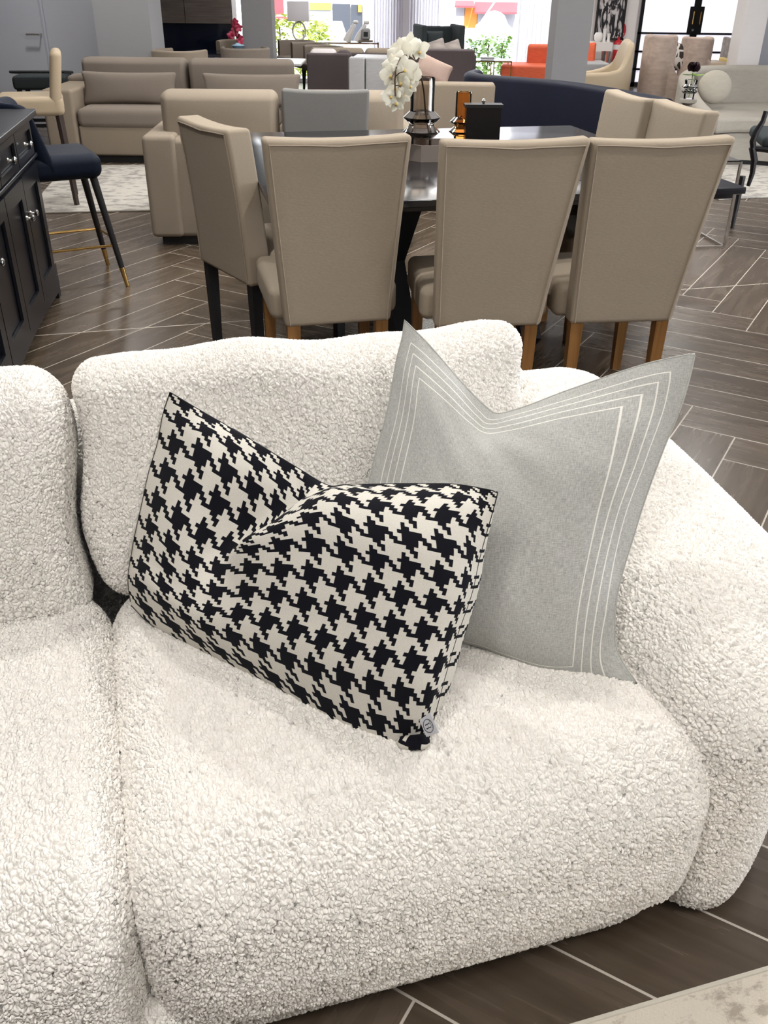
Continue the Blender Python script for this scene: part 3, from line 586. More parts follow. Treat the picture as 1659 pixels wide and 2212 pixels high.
for s, sgn in ((-.28, 1), (-.28, -1), (.28, 1), (.28, -1)):
    MB().box((s, 0, .34), (.09, .13, .93), Rx(R(43 * sgn)) @ np.eye(3)).build('crossed_leg', 'black_matte', tab, smooth=False)
for s in (-.28, .28): pass

# table decor
dec = np.array([.135, 3.98])
tray = thing('tray', 'taupe hexagonal tray under the glass vases on the dining table', 'tray', (dec[0] + .07, dec[1] + .04, .751), R(8))
hexp = [(.17 * math.cos(R(a)), .11 * math.sin(R(a))) for a in range(0, 360, 60)]
MB().prism(hexp, 0, .012).build('base', 'tray_taupe', tray, smooth=False)
mb = MB(); hi = [(x * .93, y * .93) for x, y in hexp]
for i in range(6):
    j = (i + 1) % 6; mb.prism([hexp[i], hexp[j], hi[j], hi[i]], .012, .065)
mb.build('rim', 'tray_taupe', tray, smooth=False)
def cone_vase(name, label, x, y, z, prof, mat, n=36, **k):
    t = thing(name, label, 'vase', (x, y, z), 0, **k)
    inner = [(max(r - .003, .001), zz + .003) for r, zz in prof[::-1]]
    MB().lathe(prof + inner, n=n, caps=False).build('glass_body', mat, t, angle=25); return t
cv = cone_vase('vase', 'smoky glass vase with two flared rings holding the white orchid', dec[0], dec[1], .766,
               [(.002, 0), (.042, 0), (.044, .066), (.048, .072), (.077, .095), (.052, .120), (.05, .124), (.077, .148), (.05, .173), (.048, .18), (.049, .292), (.05, .294)], 'smoke_glass')
av = cone_vase('vase', 'amber glass vase with flared rings behind the black lantern', .325, 4.28, .752,
               [(.002, 0), (.035, 0), (.036, .05), (.06, .07), (.036, .09), (.036, .094), (.056, .110), (.034, .13), (.034, .225), (.036, .227)], 'amber_glass')
lan = thing('lantern', 'square black box lantern with lid on the dining table', 'lantern', (.405, 4.20, .7515), R(2))
MB().box((0, 0, .09), (.15, .06, .18)).build('box', 'black_lacquer', lan, smooth=False)
MB().box((0, 0, .187), (.165, .075, .012)).build('lid', 'black_matte', lan, smooth=False)
MB().lathe([(.004, 0), (.008, .006), (.009, .012), (.004, .02), (.001, .021)], (0, 0, .193)).build('finial', 'chrome', lan)
# glossy pale tray/plates on the table behind
bowl = thing('glass_dish', 'small clear glass dish on the tray beside the vase', 'dish', (dec[0] + .115, dec[1] + .0, .764))
MB().lathe([(.001, 0), (.03, .001), (.036, .03), (.034, .03), (.029, .005), (.001, .004)], n=24, caps=False).build('bowl', 'clear_glass', bowl)

# orchid
oy = 3.93
orc = thing('orchid', 'drooping white orchid spray standing in the smoky glass vase', 'flower', (dec[0], dec[1], .77))
ol = np.array(orc.location)
S = [(932, 318, 3.99), (925, 280, 3.985), (919, 240, 3.98), (916, 200, 3.97), (910, 165, 3.95), (902, 142, 3.93), (892, 128, 3.9), (880, 119, 3.87), (868, 121, 3.84), (860, 132, 3.82), (855, 150, 3.8), (853, 175, 3.79), (854, 208, 3.78)]
sp = [at_y(x, y, Y) - ol for x, y, Y in S]
MB().tube(sp, [.0035] * 6 + [.003] * 7, 7).build('stem', 'stem_brown', orc)
for a, b_ in (((902, 140, 3.93), (880, 100, 3.88)), ((868, 121, 3.84), (858, 140, 3.78)), ((855, 150, 3.8), (846, 172, 3.76)), ((854, 165, 3.79), (872, 155, 3.76)), ((854, 185, 3.79), (866, 188, 3.77))):
    p, q = at_y(*a) - ol, at_y(*b_) - ol; MB().tube([p, (p + q) / 2 + np.array([0, 0, .004]), q], .0022, 6).build('twig', 'stem_brown', orc)
def petal_pts(mb, c, fr, ang, L, Wd, cup=.25, back=0.0):
    """one petal fanning out from c in frame fr (cols: right, up, toward viewer)"""
    n1, n2 = 6, 5; V = []; 
    for i in range(n1 + 1):
        a = i / n1; wv = Wd * math.sin(math.pi * min(1, a * .86 + .12)) ** .7
        for j in range(n2 + 1):
            b = j / n2 * 2 - 1; x = wv * b / 2; y = L * a; zz = cup * (L * .35 * a * a) - abs(b) ** 2 * Wd * .12 + back
            x2, y2 = x * math.cos(ang) - y * math.sin(ang), x * math.sin(ang) + y * math.cos(ang)
            V.append(c + fr @ np.array([x2, y2, zz]))
    F = [(i * (n2 + 1) + j, i * (n2 + 1) + j + 1, (i + 1) * (n2 + 1) + j + 1, (i + 1) * (n2 + 1) + j) for i in range(n1) for j in range(n2)]
    mb.add(V, F)
rs = np.random.RandomState(11)
BL = [(880, 98, 3.87, .052), (905, 110, 3.9, .046), (852, 122, 3.82, .046), (843, 140, 3.79, .042), (874, 150, 3.78, .050), (892, 158, 3.8, .042), (843, 163, 3.77, .042), (868, 178, 3.77, .046), (886, 184, 3.8, .036), (843, 208, 3.77, .040), (856, 222, 3.78, .038), (872, 206, 3.79, .036), (866, 108, 3.84, .044), (855, 192, 3.77, .04)]
for x, y, Y, s in BL:
    c = at_y(x, y, Y + .035) - ol; yaw, pit, rol = rs.uniform(-.8, .6), rs.uniform(-.5, .5), rs.uniform(-.5, .5)
    fr = Rz(yaw) @ Rx(pit + math.pi / 2) @ Rz(rol)       # petals in x/up plane, normal towards viewer
    mb = MB()
    for k, (aa, LL, WW) in enumerate(((0, 1.0, .75), (R(75), 1.05, 1.1), (R(-75), 1.05, 1.1), (R(140), .95, .7), (R(-140), .95, .7))):
        petal_pts(mb, c, fr, aa, s * LL, s * WW, rs.uniform(-.2, .35), .001 * k)
    bo = mb.build('blossom', 'white_petal', orc)
    MB().rbox(c + fr @ np.array([0, -.004, .006]), (.012, .014, .012), .006, 3).build('blossom_lip', 'cup_yellow', bo)
tgp = at_y(897, 156, 3.86) - ol
tg_o = MB().box(tgp, (.026, .002, .045), Ry(R(-38))).build('swing_tag', 'green_tag', orc, smooth=False); tg_o['label'] = 'dark green card tag'

# ------------------------------------------------------------------ black sideboard
A0 = np.array([-1.66, 4.48, 0]); B0 = np.array([-1.52, 3.70, 0]); ang = math.atan2(*(B0 - A0)[:2][::-1])
sb = thing('sideboard', 'black panelled sideboard with silver knobs at the left edge', 'sideboard', A0, ang)
# local x runs towards the camera, local y = outward (to the room)
LEN = 1.78
MB().span((0.03, -.44, .07), (LEN - .03, -.012, .835)).build('body', 'sideboard_black', sb, smooth=False)
MB().rbox((LEN / 2, -.215, .853), (LEN + .03, .49, .03), .006, 2).build('top', 'sideboard_black', sb)
MB().rbox((LEN / 2, .0, .675), (LEN - .04, .02, .018), .006, 2).build('moulding', 'sideboard_black', sb)
for x in (.03, LEN - .03):
    for y in (-.03, -.41): MB().prism([(x - .035, y - .03), (x + .035, y - .03), (x + .035, y + .03), (x - .035, y + .03)], 0, .16).build('foot', 'sideboard_black', sb, smooth=False)
ap = [(.06, .06)] + [(.1 + (LEN - .2) * t, .045 + .03 * math.sin(math.pi * t)) for t in np.linspace(0, 1, 13)] + [(LEN - .06, .06), (LEN - .06, .12), (.06, .12)]
MB().prism(ap, -.012, .002, Rx(R(90))).build('apron', 'sideboard_black', sb, smooth=False)
def shaker(name, x0, x1, z0, z1, kx, kz, fr=.06):
    p = MB(); p.span((x0, -.012, z0), (x1, -.002, z1))
    for a in (((x0, 0, z0), (x0 + fr, .012, z1)), ((x1 - fr, 0, z0), (x1, .012, z1)), ((x0 + fr, 0, z0), (x1 - fr, .012, z0 + fr)), ((x0 + fr, 0, z1 - fr), (x1 - fr, .012, z1))): p.span(*a)
    o = p.build(name, 'sideboard_black', sb, smooth=False)
    V = MB().lathe([(.001, 0), (.010, 0), (.006, .006), (.005, .016), (.013, .022), (.015, .028), (.009, .034), (.001, .035)], n=16)
    V.v = [np.concatenate(V.v) @ Rx(R(-90)).T + np.array([kx, .012, kz])]; kb = V.build('knob', 'chrome', o); kb['label'] = 'polished silver knob'
for i in range(4):
    shaker('drawer', .10 + .40 * i, .49 + .40 * i, .695, .83, .30 + .40 * i, .76, .028)
    shaker('door', .10 + .40 * i, .49 + .40 * i, .12, .655, (.445 if i % 2 == 0 else .145) + .40 * i, .50, .07)

# ------------------------------------------------------------------ bar stools
def bar_stool(name, label, loc, rz, m, legm, sh=.64, backh=.26, cap=True, w=.40, group=None):
    t = thing(name, label, 'stool', loc, rz, group)
    MB().rbox((0, 0, sh - .06), (w, w * .95, .12), (.05, .05, .045), 4, 3).build('seat', m, t)
    bk = MB(); 
    bk.rbox((0, -w * .46, sh + backh / 2 - .06), (w, .07, backh + .1), (.03, .03, .04), 4, 4, None, lambda V, h: V + np.stack([0 * V[:, 0], .10 * (V[:, 0] / h[0]) ** 2 - .05 * V[:, 2] / h[2], 0 * V[:, 0]], 1))
    bk.build('backrest', m, t)
    for sx in (-1, 1):
        for sy in (-1, 1):
            a = np.array([sx * w * .36, sy * w * .36, sh - .11]); b = np.array([sx * w * .56, sy * w * .56, 0])
            lg = MB().tube([a, b + (a - b) * .18], [.019, .014], 10).build('leg', legm, t)
            MB().tube([b + (a - b) * .18, b], [.0142, .010], 10).build('leg_cap', 'brass' if cap else legm, lg)
    k = .30; r = .36 * w + (.20 * w) * (1 - .21 / (sh - .11)); zz = .21; P = [(-r, -r), (r, -r), (r, r), (0, r * 1.12), (-r, r), (-r, -r)]
    MB().tube([(x, y, zz) for x, y in P], .007, 8, False).build('foot_ring', 'brass' if cap else legm, t)
    return t
bar_stool('bar_stool', 'navy velvet bar stool with brass-tipped black legs behind the black sideboard', (-1.66, 4.72, 0), R(-62), 'navy_stool_velvet', 'black_matte', .655, .24, w=.40)
def counter_stool(label, loc, rz, m, legm, sh, bh, w=.42, d=.44, frame=False, backrest=True):
    t = thing('counter_stool', label, 'stool', loc, rz)
    MB().rbox((0, 0, sh - .055), (w, d, .12), (.035, .04, .035), 4, 3).build('seat', m, t)
    if backrest: MB().rbox((0, -d / 2 + .03, sh + bh / 2 - .04), (w, .075, bh + .1), (.03, .035, .035), 4, 3, None, lambda V, h: V + np.stack([0 * V[:, 0], -.03 * V[:, 2] / h[2], 0 * V[:, 0]], 1)).build('backrest', m, t)
    if frame: MB().tube([(-w / 2, d / 2, sh), (-w / 2 - .01, 0, sh + .02), (-w / 2, -d / 2, sh + .04), (w / 2, -d / 2, sh + .04), (w / 2 + .01, 0, sh + .02), (w / 2, d / 2, sh)], .012, 8).build('back_rail', legm, t)
    for sx in (-1, 1):
        for sy in (-1, 1): MB().tube([(sx * w * .4, sy * d * .4, sh - .1), (sx * w * .46, sy * d * .46, 0)], [.024, .018], 4).build('leg', legm, t, smooth=False)
    for z in (.16, .32):
        for s in (-1, 1): MB().box((0, s * d * .44, z), (w * .86, .02, .03)).build('stretcher', legm, t, smooth=False)
    return t
counter_stool('cream leather counter stool with dark wooden legs left of the taupe sofa', (-2.42, 6.6, 0), R(108), 'cream_leather', 'dark_brown_wood', .70, .26, w=.40, d=.42)
counter_stool('dark grey stool with low black rail behind the cream leather stool', (float(at_y(92, 165, 9.35)[0]), 9.35, 0), R(8), 'charcoal_fabric', 'black_matte', float(at_y(92, 161, 9.35)[2]), 0, w=.48, frame=True, backrest=False)

# ------------------------------------------------------------------ rugs
rl = thing('rug', 'pale distressed rug under the taupe sofa on the left', 'rug', (-1.3, 7.3, 0), R(8.5))
MB().rbox((0, 0, .006), (2.6, 1.75, .012), .004, 2).build('pile', 'pale_rug', rl, smooth=False)
MB().tube([(-1.3, -.875, .006), (1.3, -.875, .006), (1.3, .875, .006), (-1.3, .875, .006), (-1.3, -.875, .006)], .007, 6, False).build('binding', 'curved_sofa_fabric', rl)
rr_ = thing('rug', 'pale mottled rug below the curved sofa on the right', 'rug', (3.6, 8.35, 0), R(15))
MB().rbox((0, 0, .006), (2.9, 2.1, .012), .004, 2).build('pile', 'pale_rug', rr_, smooth=False)
fr_ = thing('rug', 'beige mottled rug corner on the floor in front of the white sofa', 'rug', (1.05, .05, 0), R(17))
_p = at_z(1280, 2212, 0); _q = at_z(1659, 2100, 0); _d = (_q - _p) / np.linalg.norm(_q - _p); _n = np.array([-_d[1], _d[0], 0]); ctr = _p + _d * .55 - _n * .72
fr_.location = (ctr[0], ctr[1], 0); fr_.rotation_euler = (0, 0, math.atan2(_d[1], _d[0]))
MB().rbox((0, 0, .006), (1.9, 1.44, .012), .004, 2, 2).build('pile', 'front_rug', fr_, smooth=False)
MB().tube([(-.95, -.72, .007), (.95, -.72, .007), (.95, .72, .007), (-.95, .72, .007), (-.95, -.72, .007)], .008, 6, False).build('binding', 'rug_binding', fr_)

# ------------------------------------------------------------------ generic sofa pieces
def pad(t, name, a, b, m, r=.05, rot=None, bulge=.03, crown=True):
    a, b = np.array(a, float), np.array(b, float); d = np.abs(b - a)
    def df(V, h):
        V = V.copy(); u = V / h; k = np.clip(1 - u ** 2, 0, 1); ax = int(np.argmin(d)); o = [i for i in range(3) if i != ax]
        V[:, ax] += np.sign(u[:, ax]) * bulge * np.abs(u[:, ax]) * np.sqrt(k[:, o[0]] * k[:, o[1]]); return V
    return MB().rbox((a + b) / 2, d, r, 4, 4, rot, df).build(name, m, t)
# taupe two-cushion sofa facing the camera
s1 = thing('sofa', 'taupe two-seat sofa on the pale rug by the left column', 'sofa', (-1.78, 8.15, 0), 0)
pad(s1, 'frame', (-.85, .02, .06), (.85, .95, .30), 'tan_fabric', .02, None, 0); pad(s1, 'back_frame', (-1.12, .72, .06), (.92, .98, .62), 'taupe_fabric', .04, None, 0)
pad(s1, 'arm', (-1.12, 0, .06), (-.86, .97, .575), 'tan_fabric', .03, None, .0)
MB().span((-1.05, .05, 0), (1.05, .93, .06)).build('plinth', 'black_matte', s1, smooth=False)
for s in (-1, 1):
    pad(s1, 'seat_cushion', (s * .005, .0, .28), (s * .85, .75, .43), 'taupe_fabric', .05, None, .012)
    bc_ = pad(s1, 'back_cushion', (s * .01, .56, .42), (s * .93, .80, .775), 'taupe_fabric', (.05, .08, .05), None, .03)
def loose_cushion(label, c, d, rz, tilt, m, group=None, name='throw_cushion', ry=0):
    t = thing(name, label, 'cushion', c, rz, group); h3 = np.array(d) / 2
    def df(V, h):
        V = V.copy(); u = V / h; k = np.clip(1 - np.abs(u[:, 0]) ** 2.5, 0, 1) * np.clip(1 - np.abs(u[:, 2]) ** 2.5, 0, 1)
        V[:, 1] *= .18 + .82 * np.sqrt(k); V[:, 0] *= 1 - .07 * (1 - u[:, 2] ** 2); V[:, 2] *= 1 - .07 * (1 - u[:, 0] ** 2); return V
    MB().rbox((0, 0, 0), d, (.03, d[1] * .45, .03), 4, 8, Ry(ry) @ Rx(tilt), df).build('cover', m, t); return t
loose_cushion('long taupe lumbar cushion on the left half of the taupe sofa', (-2.24, 8.50, .555), (.83, .17, .27), 0, R(-12), 'taupe_fabric', 'taupe lumbar cushions')
loose_cushion('long taupe lumbar cushion on the right half of the taupe sofa', (-1.18, 8.46, .555), (.86, .17, .27), 0, R(-12), 'taupe_fabric', 'taupe lumbar cushions')
# beige sofa seen from behind
s2 = thing('sofa', 'beige sofa seen from behind, between the dining table and the taupe sofa', 'sofa', (-.62, 5.5, 0), R(3))
pad(s2, 'back_frame', (-.76, .0, .05), (.72, .20, .60), 'beige_fabric', .03, None, 0)
for s in (-1, 1): pad(s2, 'arm', (s * .60, -.02, .05), (s * .79, .92, .62), 'beige_fabric', .03, None, 0)
pad(s2, 'frame', (-.62, .15, .05), (.62, .90, .30), 'beige_fabric', .02, None, 0); MB().span((-.74, .04, 0), (.74, .88, .05)).build('plinth', 'black_matte', s2, smooth=False)
for a, b_ in ((-.70, -.02), (.0, .72)):
    pad(s2, 'seat_cushion', (a * .82, .22, .28), (b_ * .82, .92, .43), 'beige_fabric', .05, None, .012); pad(s2, 'back_cushion', (a, .16, .42), (b_, .40, .83), 'beige_fabric', (.05, .08, .05), None, .03)
# tan armchair whose flat back shows right of the orchid
ta = thing('armchair', 'tan box armchair with flat back behind the glass vases', 'armchair', (.35, 6.62, 0), R(-3))
pad(ta, 'back_frame', (-.34, 0, .05), (.36, .16, .80), 'tan_fabric', .02, None, 0); pad(ta, 'frame', (-.34, .1, .05), (.36, .85, .40), 'tan_fabric', .02, None, 0)
for s in (-1, 1): pad(ta, 'arm', (s * .22, .08, .05), (s * .36, .85, .60), 'tan_fabric', .03, None, 0)
pad(ta, 'seat_cushion', (-.21, .15, .38), (.21, .85, .50), 'light_seat_fabric', .04, None, .012)

# navy curved sofa seen from behind
nv = thing('sofa', 'navy velvet curved-back sofa behind the dining table', 'sofa', (1.1, 7.3, 0), 0)
path = [(-.38, .95), (-.44, .72), (-.36, .50), (-.18, .37), (.02, .22), (.22, .02), (.42, -.32), (.58, -.70), (.68, -1.0)]
xs = np.array([p[0] for p in path]); ys = np.array([p[1] for p in path]); tt = np.arange(len(path)); t2 = np.linspace(0, len(path) - 1, 40)
ps = cubic1(tt, np.stack([xs, ys], 1), t2)
MB().arc_wall([tuple(p) for p in ps], .12, .06, .76, .04).build('back', 'navy_velvet', nv)
ctrp = np.array([.75, .35])
MB().prism([tuple(p) for p in ps] + [(.86, -.9), (.95, -.2), (.75, .6), (.2, 1.15)], .10, .40).build('seat_base', 'navy_velvet', nv)
MB().prism([tuple(p + (ctrp - p) * .12) for p in ps] + [(.82, -.8), (.90, -.2), (.70, .55), (.18, 1.05)], .40, .46).build('seat_cushion', 'navy_velvet', nv)
for x, y in ((-.2, .75), (.45, -.2), (.3, .95), (.75, -.75)): MB().tube([(x, y, .1), (x, y, 0)], [.02, .015], 8).build('foot', 'black_matte', nv)

# pale curved sofa on the right
cs = thing('sofa', 'pale cream curved sofa at the right edge with a round cushion', 'sofa', (3.2, 8.6, 0), 0)
pts_b = [(-.42, -.15), (-.52, .15), (-.48, .5), (-.30, .78), (0, .95), (.4, 1.0), (.9, .92), (1.4, .7), (1.8, .35)]
ps = cubic1(np.arange(9), np.array(pts_b, float), np.linspace(0, 8, 44))
_n = 44; _h = np.interp(np.linspace(0, 8, _n), [0, .6, 1.2, 2, 3, 8], [.44, .52, .62, .69, .72, .72]); _V = []; _pf = [(-1, 0), (1, 0)] + [(math.cos(a), 1) for a in np.linspace(0, math.pi, 9)]; _k = len(_pf)
for i in range(_n):
    d = ps[min(i + 1, _n - 1)] - ps[max(i - 1, 0)]; d /= np.linalg.norm(d); nn = np.array([-d[1], d[0]])
    for j, (o, z) in enumerate(_pf): q_ = ps[i] + nn * o * .07; _V.append((q_[0], q_[1], .05 if j < 2 else _h[i] - .05 + .05 * math.sin((j - 2) / 8 * math.pi)))
MB().add(_V, [(i * _k + k, (i + 1) * _k + k, (i + 1) * _k + (k + 1) % _k, i * _k + (k + 1) % _k) for i in range(_n - 1) for k in range(_k)] + [tuple(range(_k)), tuple((_n - 1) * _k + k for k in range(_k))[::-1]]).build('back', 'curved_sofa_fabric', cs, angle=50)
fr_pts = cubic1(np.arange(6), np.array([(-.40, -.28), (-.15, -.18), (.1, -.22), (.45, -.42), (.9, -.62), (1.4, -.6)], float), np.linspace(0, 5, 24))
poly = [tuple(p) for p in ps] + [(1.5, .2)] + [tuple(p) for p in fr_pts[::-1]]
MB().prism(poly, .05, .27).build('seat_base', 'curved_sofa_fabric', cs, angle=30)
mb = MB(); mb.prism([(x, y - .03) for x, y in poly], .275, .40); o = mb.build('seat_cushion', 'curved_sofa_fabric', cs, angle=30); bv = o.modifiers.new('bevel', 'BEVEL'); bv.width = .03; bv.segments = 4; bv.limit_method = 'ANGLE'
MB().prism([(x * .98, y + .02) for x, y in poly], .0, .05).build('plinth', 'black_matte', cs, smooth=False)
rc_ = thing('round_cushion', 'round pale cushion leaning on the curved sofa back', 'cushion', tuple(at_y(1544, 188, 9.0)))
MB().rbox((0, 0, 0), (.30, .15, .28), (.149, .07, .139), 8, 1, Rx(R(-12))).build('cover', 'round_cushion_velvet', rc_)

# chrome side table, bud vase with dark rose
st = thing('side_table', 'small chrome and glass side table in front of the curved sofa', 'side table', (1.82, 5.75, 0), R(8))
mb = MB(); w_, d_, h_ = .22, .42, .50
for x in (-w_, w_):
    for y in (-d_ / 2, d_ / 2): mb.box((x, y, h_ / 2), (.014, .014, h_))
for z in (.007, h_ - .007):
    for y in (-d_ / 2, d_ / 2): mb.box((0, y, z), (2 * w_, .014, .014))
    for x in (-w_, w_): mb.box((x, 0, z), (.014, d_, .014))
mb.build('frame', 'chrome', st, smooth=False); MB().box((0, 0, h_ + .003), (2 * w_, d_, .006)).build('glass_top', 'clear_glass', st, smooth=False)
_vb = at_y(1487, 214, 6.4); vh = float(_vb[2]) - .507
# a slim plinth table carries the vase behind the dining chair
vt = thing('pedestal', 'pale round pedestal table hidden behind the right dining chair', 'pedestal', (float(_vb[0]), 6.4, 0))
MB().lathe([(.13, 0), (.13, .02), (.03, .04), (.03, float(_vb[2]) - .03), (.055, float(_vb[2]) - .02), (.055, float(_vb[2]))]).build('stand', 'curved_sofa_fabric', vt)
bvz = thing('bud_vase', 'clear ringed glass bud vase holding one dark rose', 'vase', (float(_vb[0]), 6.4, float(_vb[2]) + .001))
pf = [(.002, 0), (.032, 0), (.034, .03), (.052, .044), (.034, .058), (.052, .072), (.036, .086), (.042, .11)]
MB().lathe(pf + [(max(r - .003, .001), z + .003) for r, z in pf[::-1]], caps=False).build('glass_body', 'clear_glass', bvz, angle=25)
ros = thing('rose', 'dark burgundy rose with green leaves in the clear bud vase', 'flower', (float(_vb[0]), 6.4, float(_vb[2]) + .01)); hz = .175
MB().tube([(0, 0, 0), (.004, 0, .08), (0, 0, hz - .03)], .003, 6).build('stem', 'leaf', ros)
mb = MB()
for k in range(22):
    a = k * 2.4; rr = .008 + .0018 * k; fr = Rz(a) @ Rx(R(25 + k * 2.2)); petal_pts(mb, np.array([rr * .4 * math.cos(a), rr * .4 * math.sin(a), hz - .025 + .0008 * (22 - k)]), fr, 0, .045 + .0004 * k, .05, .9)
mb.build('bloom', 'dark_petal', ros)
for a in (R(200), R(-15), R(60)): 
    mb = MB(); petal_pts(mb, np.array([0, 0, hz - .04]), Rz(a) @ Rx(R(12)), R(-90), .075, .03, .2); mb.build('leaf', 'leaf', ros)

# dark carved armchair cut by the right edge
bc = thing('armchair', 'dark carved wooden armchair with grey seat cut by the right edge', 'armchair', (2.16, 5.6, 0), R(-10))
q = lambda x, y, Y: at_y(x, y, Y) - np.array(bc.location)
RI = Rz(R(10))
def L_(pts): return [RI @ q(*p) for p in pts]
MB().tube(L_([(1655, 240, 5.6), (1648, 262, 5.6), (1634, 285, 5.6), (1626, 305, 5.6), (1628, 330, 5.6), (1632, 350, 5.6)]), [.014, .014, .018, .018, .016, .015], 8).build('arm', 'black_lacquer', bc)
MB().tube(L_([(1625, 318, 5.6), (1629, 345, 5.6), (1625, 375, 5.6), (1616, 402, 5.6)]), [.02, .018, .015, .011], 8).build('leg', 'black_lacquer', bc)
_s = L_([(1630, 320, 5.6)])[0]
MB().tube([_s, _s + np.array([.5, -.02, -.03])], .018, 8).build('seat_rail', 'black_lacquer', bc); MB().rbox(_s + np.array([.29, .25, .03]), (.50, .50, .07), .03, 4).build('seat', 'charcoal_fabric', bc)
MB().tube([_s + np.array([.5, 0, -.03]), (_s[0] + .5, _s[1], .0)], [.02, .012], 8).build('leg', 'black_lacquer', bc)
for dx in (.06, .5): MB().tube([(_s[0] + dx, _s[1] + .5, .33), (_s[0] + dx, _s[1] + .5, .0)], [.02, .012], 8).build('leg', 'black_lacquer', bc)
MB().rbox(_s + np.array([.55, .25, .35]), (.06, .5, .6), .025, 4).build('backrest', 'charcoal_fabric', bc)

# ------------------------------------------------------------------ columns and far left
def px_box(x0, x1, Y, dep, z0, z1, yref=60):
    a = at_y(x0, yref, Y); b = at_y(x1, yref, Y); return (a[0], Y, z0), (b[0], Y + dep, z1)
struct(MB().span(*px_box(206, 325, 10.0, .55, 0, CEIL)).build('trim_1', 'column_paint', smooth=False))
struct(MB().span(*px_box(523, 588, 11.0, .33, 0, CEIL)).build('trim_2', 'grey_paint', smooth=False))
struct(MB().span(*px_box(1199, 1275, 8.5, .36, 0, CEIL, 80)).build('trim_3', 'grey_paint', smooth=False))
struct(MB().span(*px_box(1602, 1650, 9.9, .3, 0, CEIL, 80)).build('trim_4', 'white_wall', smooth=False))
a = at_y(1645, 80, 10.2); struct(MB().span((a[0], 10.2, 0), (7, 10.4, CEIL)).build('wall_side', 'wall_paint', smooth=False))
b_ = at_y(96, 60, 10.3)[0]
struct(MB().span((b_ + .0, 10.35, 0), (-2.45, 10.5, CEIL)).build('wall_back', 'wall_paint', smooth=False))
dr = struct(MB().span((b_ - .95, 10.30, 0), (b_ - .03, 10.36, 2.05)).build('door_1', 'wall_paint', smooth=False)); dr['kind'] = 'structure'
struct(MB().span((-7, 10.36, 0), (b_, 10.5, CEIL)).build('wall_door', 'wall_paint', smooth=False))
hd = at_y(88, 74, 10.28); mb = MB(); mb.tube([hd + np.array([0, .02, 0]), hd + np.array([0, -.05, 0]), hd + np.array([-.13, -.05, 0])], .010, 8); mb.build('door_handle', 'chrome', dr)

# display kitchen behind the left column
kt = thing('display_wall_unit', 'taupe wall cabinet above a glossy navy display unit', 'cabinet', (-2.3, 12.2, 0))
x0, x1 = at_y(318, 50, 12.2)[0] + 2.3 - .1, at_y(503, 50, 12.2)[0] + 2.3; zc0 = float(at_y(400, 50, 12.2)[2]); xm = at_y(400, 40, 12.2)[0] + 2.3
for a, b2 in ((x0, xm - .004), (xm + .004, x1)): MB().span((a, 0, zc0), (b2, .35, 2.2)).build('upper_cabinet', 'taupe_veneer', kt, smooth=False)
MB().span((x0, .05, .0), (x1, .40, zc0)).build('navy_panel', 'navy_gloss', kt, smooth=False)
tl = tag(MB().span(tuple(at_y(320, 14, 12.1) + np.array([0, 0, 0])), tuple(at_y(337, -40, 12.17))).build('teal_card', 'teal', smooth=False), 'small teal card on the taupe wall cabinet', 'card')
# far dining set in front of it
ft = thing('dining_table', 'dark dining table in front of the navy display unit', 'table', (-1.95, 10.9, 0)); zt_ = float(at_y(460, 115, 10.9)[2])
MB().rbox((0, 0, zt_ - .02), (1.1, 1.0, .04), .006, 2).build('table_top', 'navy_gloss', ft); MB().rbox((0, 0, (zt_ - .04) / 2), (.3, .3, zt_ - .042), .01, 2).build('pedestal', 'black_matte', ft)
def shell_chair(label, loc, rz, m, sc=1.0, group='small shell dining chairs'):
    t = thing('dining_chair', label, 'chair', loc, rz, group); P = [(-.21, .16), (-.235, -.02), (-.2, -.16), (-.1, -.22), (0, -.235), (.1, -.22), (.2, -.16), (.235, -.02), (.21, .16)]
    ps = cubic1(np.arange(9), np.array(P, float), np.linspace(0, 8, 28)); MB().arc_wall([tuple(p) for p in ps], .045, .38, .76 * sc, .02).build('backrest', m, t)
    MB().rbox((0, 0, .42), (.42, .42, .09), .03, 3).build('seat', m, t)
    for x in (-.17, .17):
        for y in (-.17, .17): MB().tube([(x, y, .38), (x * 1.15, y * 1.15, 0)], [.016, .011], 6).build('leg', 'black_matte', t)
    return t
shell_chair('olive grey shell chair on the far side of the dark table by the display unit', (-1.75, 11.65, 0), R(180), 'beige_fabric')
shell_chair('olive grey shell chair at the left of the far dark table', (-2.12, 10.1, 0), R(-25), 'beige_fabric')
shell_chair('olive shell chair half hidden by the slim grey pillar', (-1.52, 10.55, 0), R(15), 'taupe_fabric')
pl = thing('flower_vase', 'pale blue glass vase of red blossoms beside the slim pillar', 'vase', tuple(at_y(515, 108, 10.95))); pl.location[2] = zt_ + .001
MB().lathe([(.001, 0), (.05, 0), (.03, .03), (.075, .075), (.03, .09), (.02, .10)], caps=False).build('vase_body', 'blue_glass_vase', pl)
MB().tube([(0, 0, .05), (-.02, 0, .2), (-.05, 0, .33)], .004, 6).build('stem', 'stem_brown', pl)
rs = np.random.RandomState(4)
for k in range(8):
    mb = MB(); c = np.array([rs.uniform(-.09, .03), rs.uniform(-.03, .03), .12 + .025 * k])
    for a in range(5): petal_pts(mb, c, Rz(rs.uniform(-.6, .6)) @ Rx(math.pi / 2 + rs.uniform(-.4, .4)), a * R(72), .045, .04)
    mb.build('blossom', 'magenta_petal', pl)
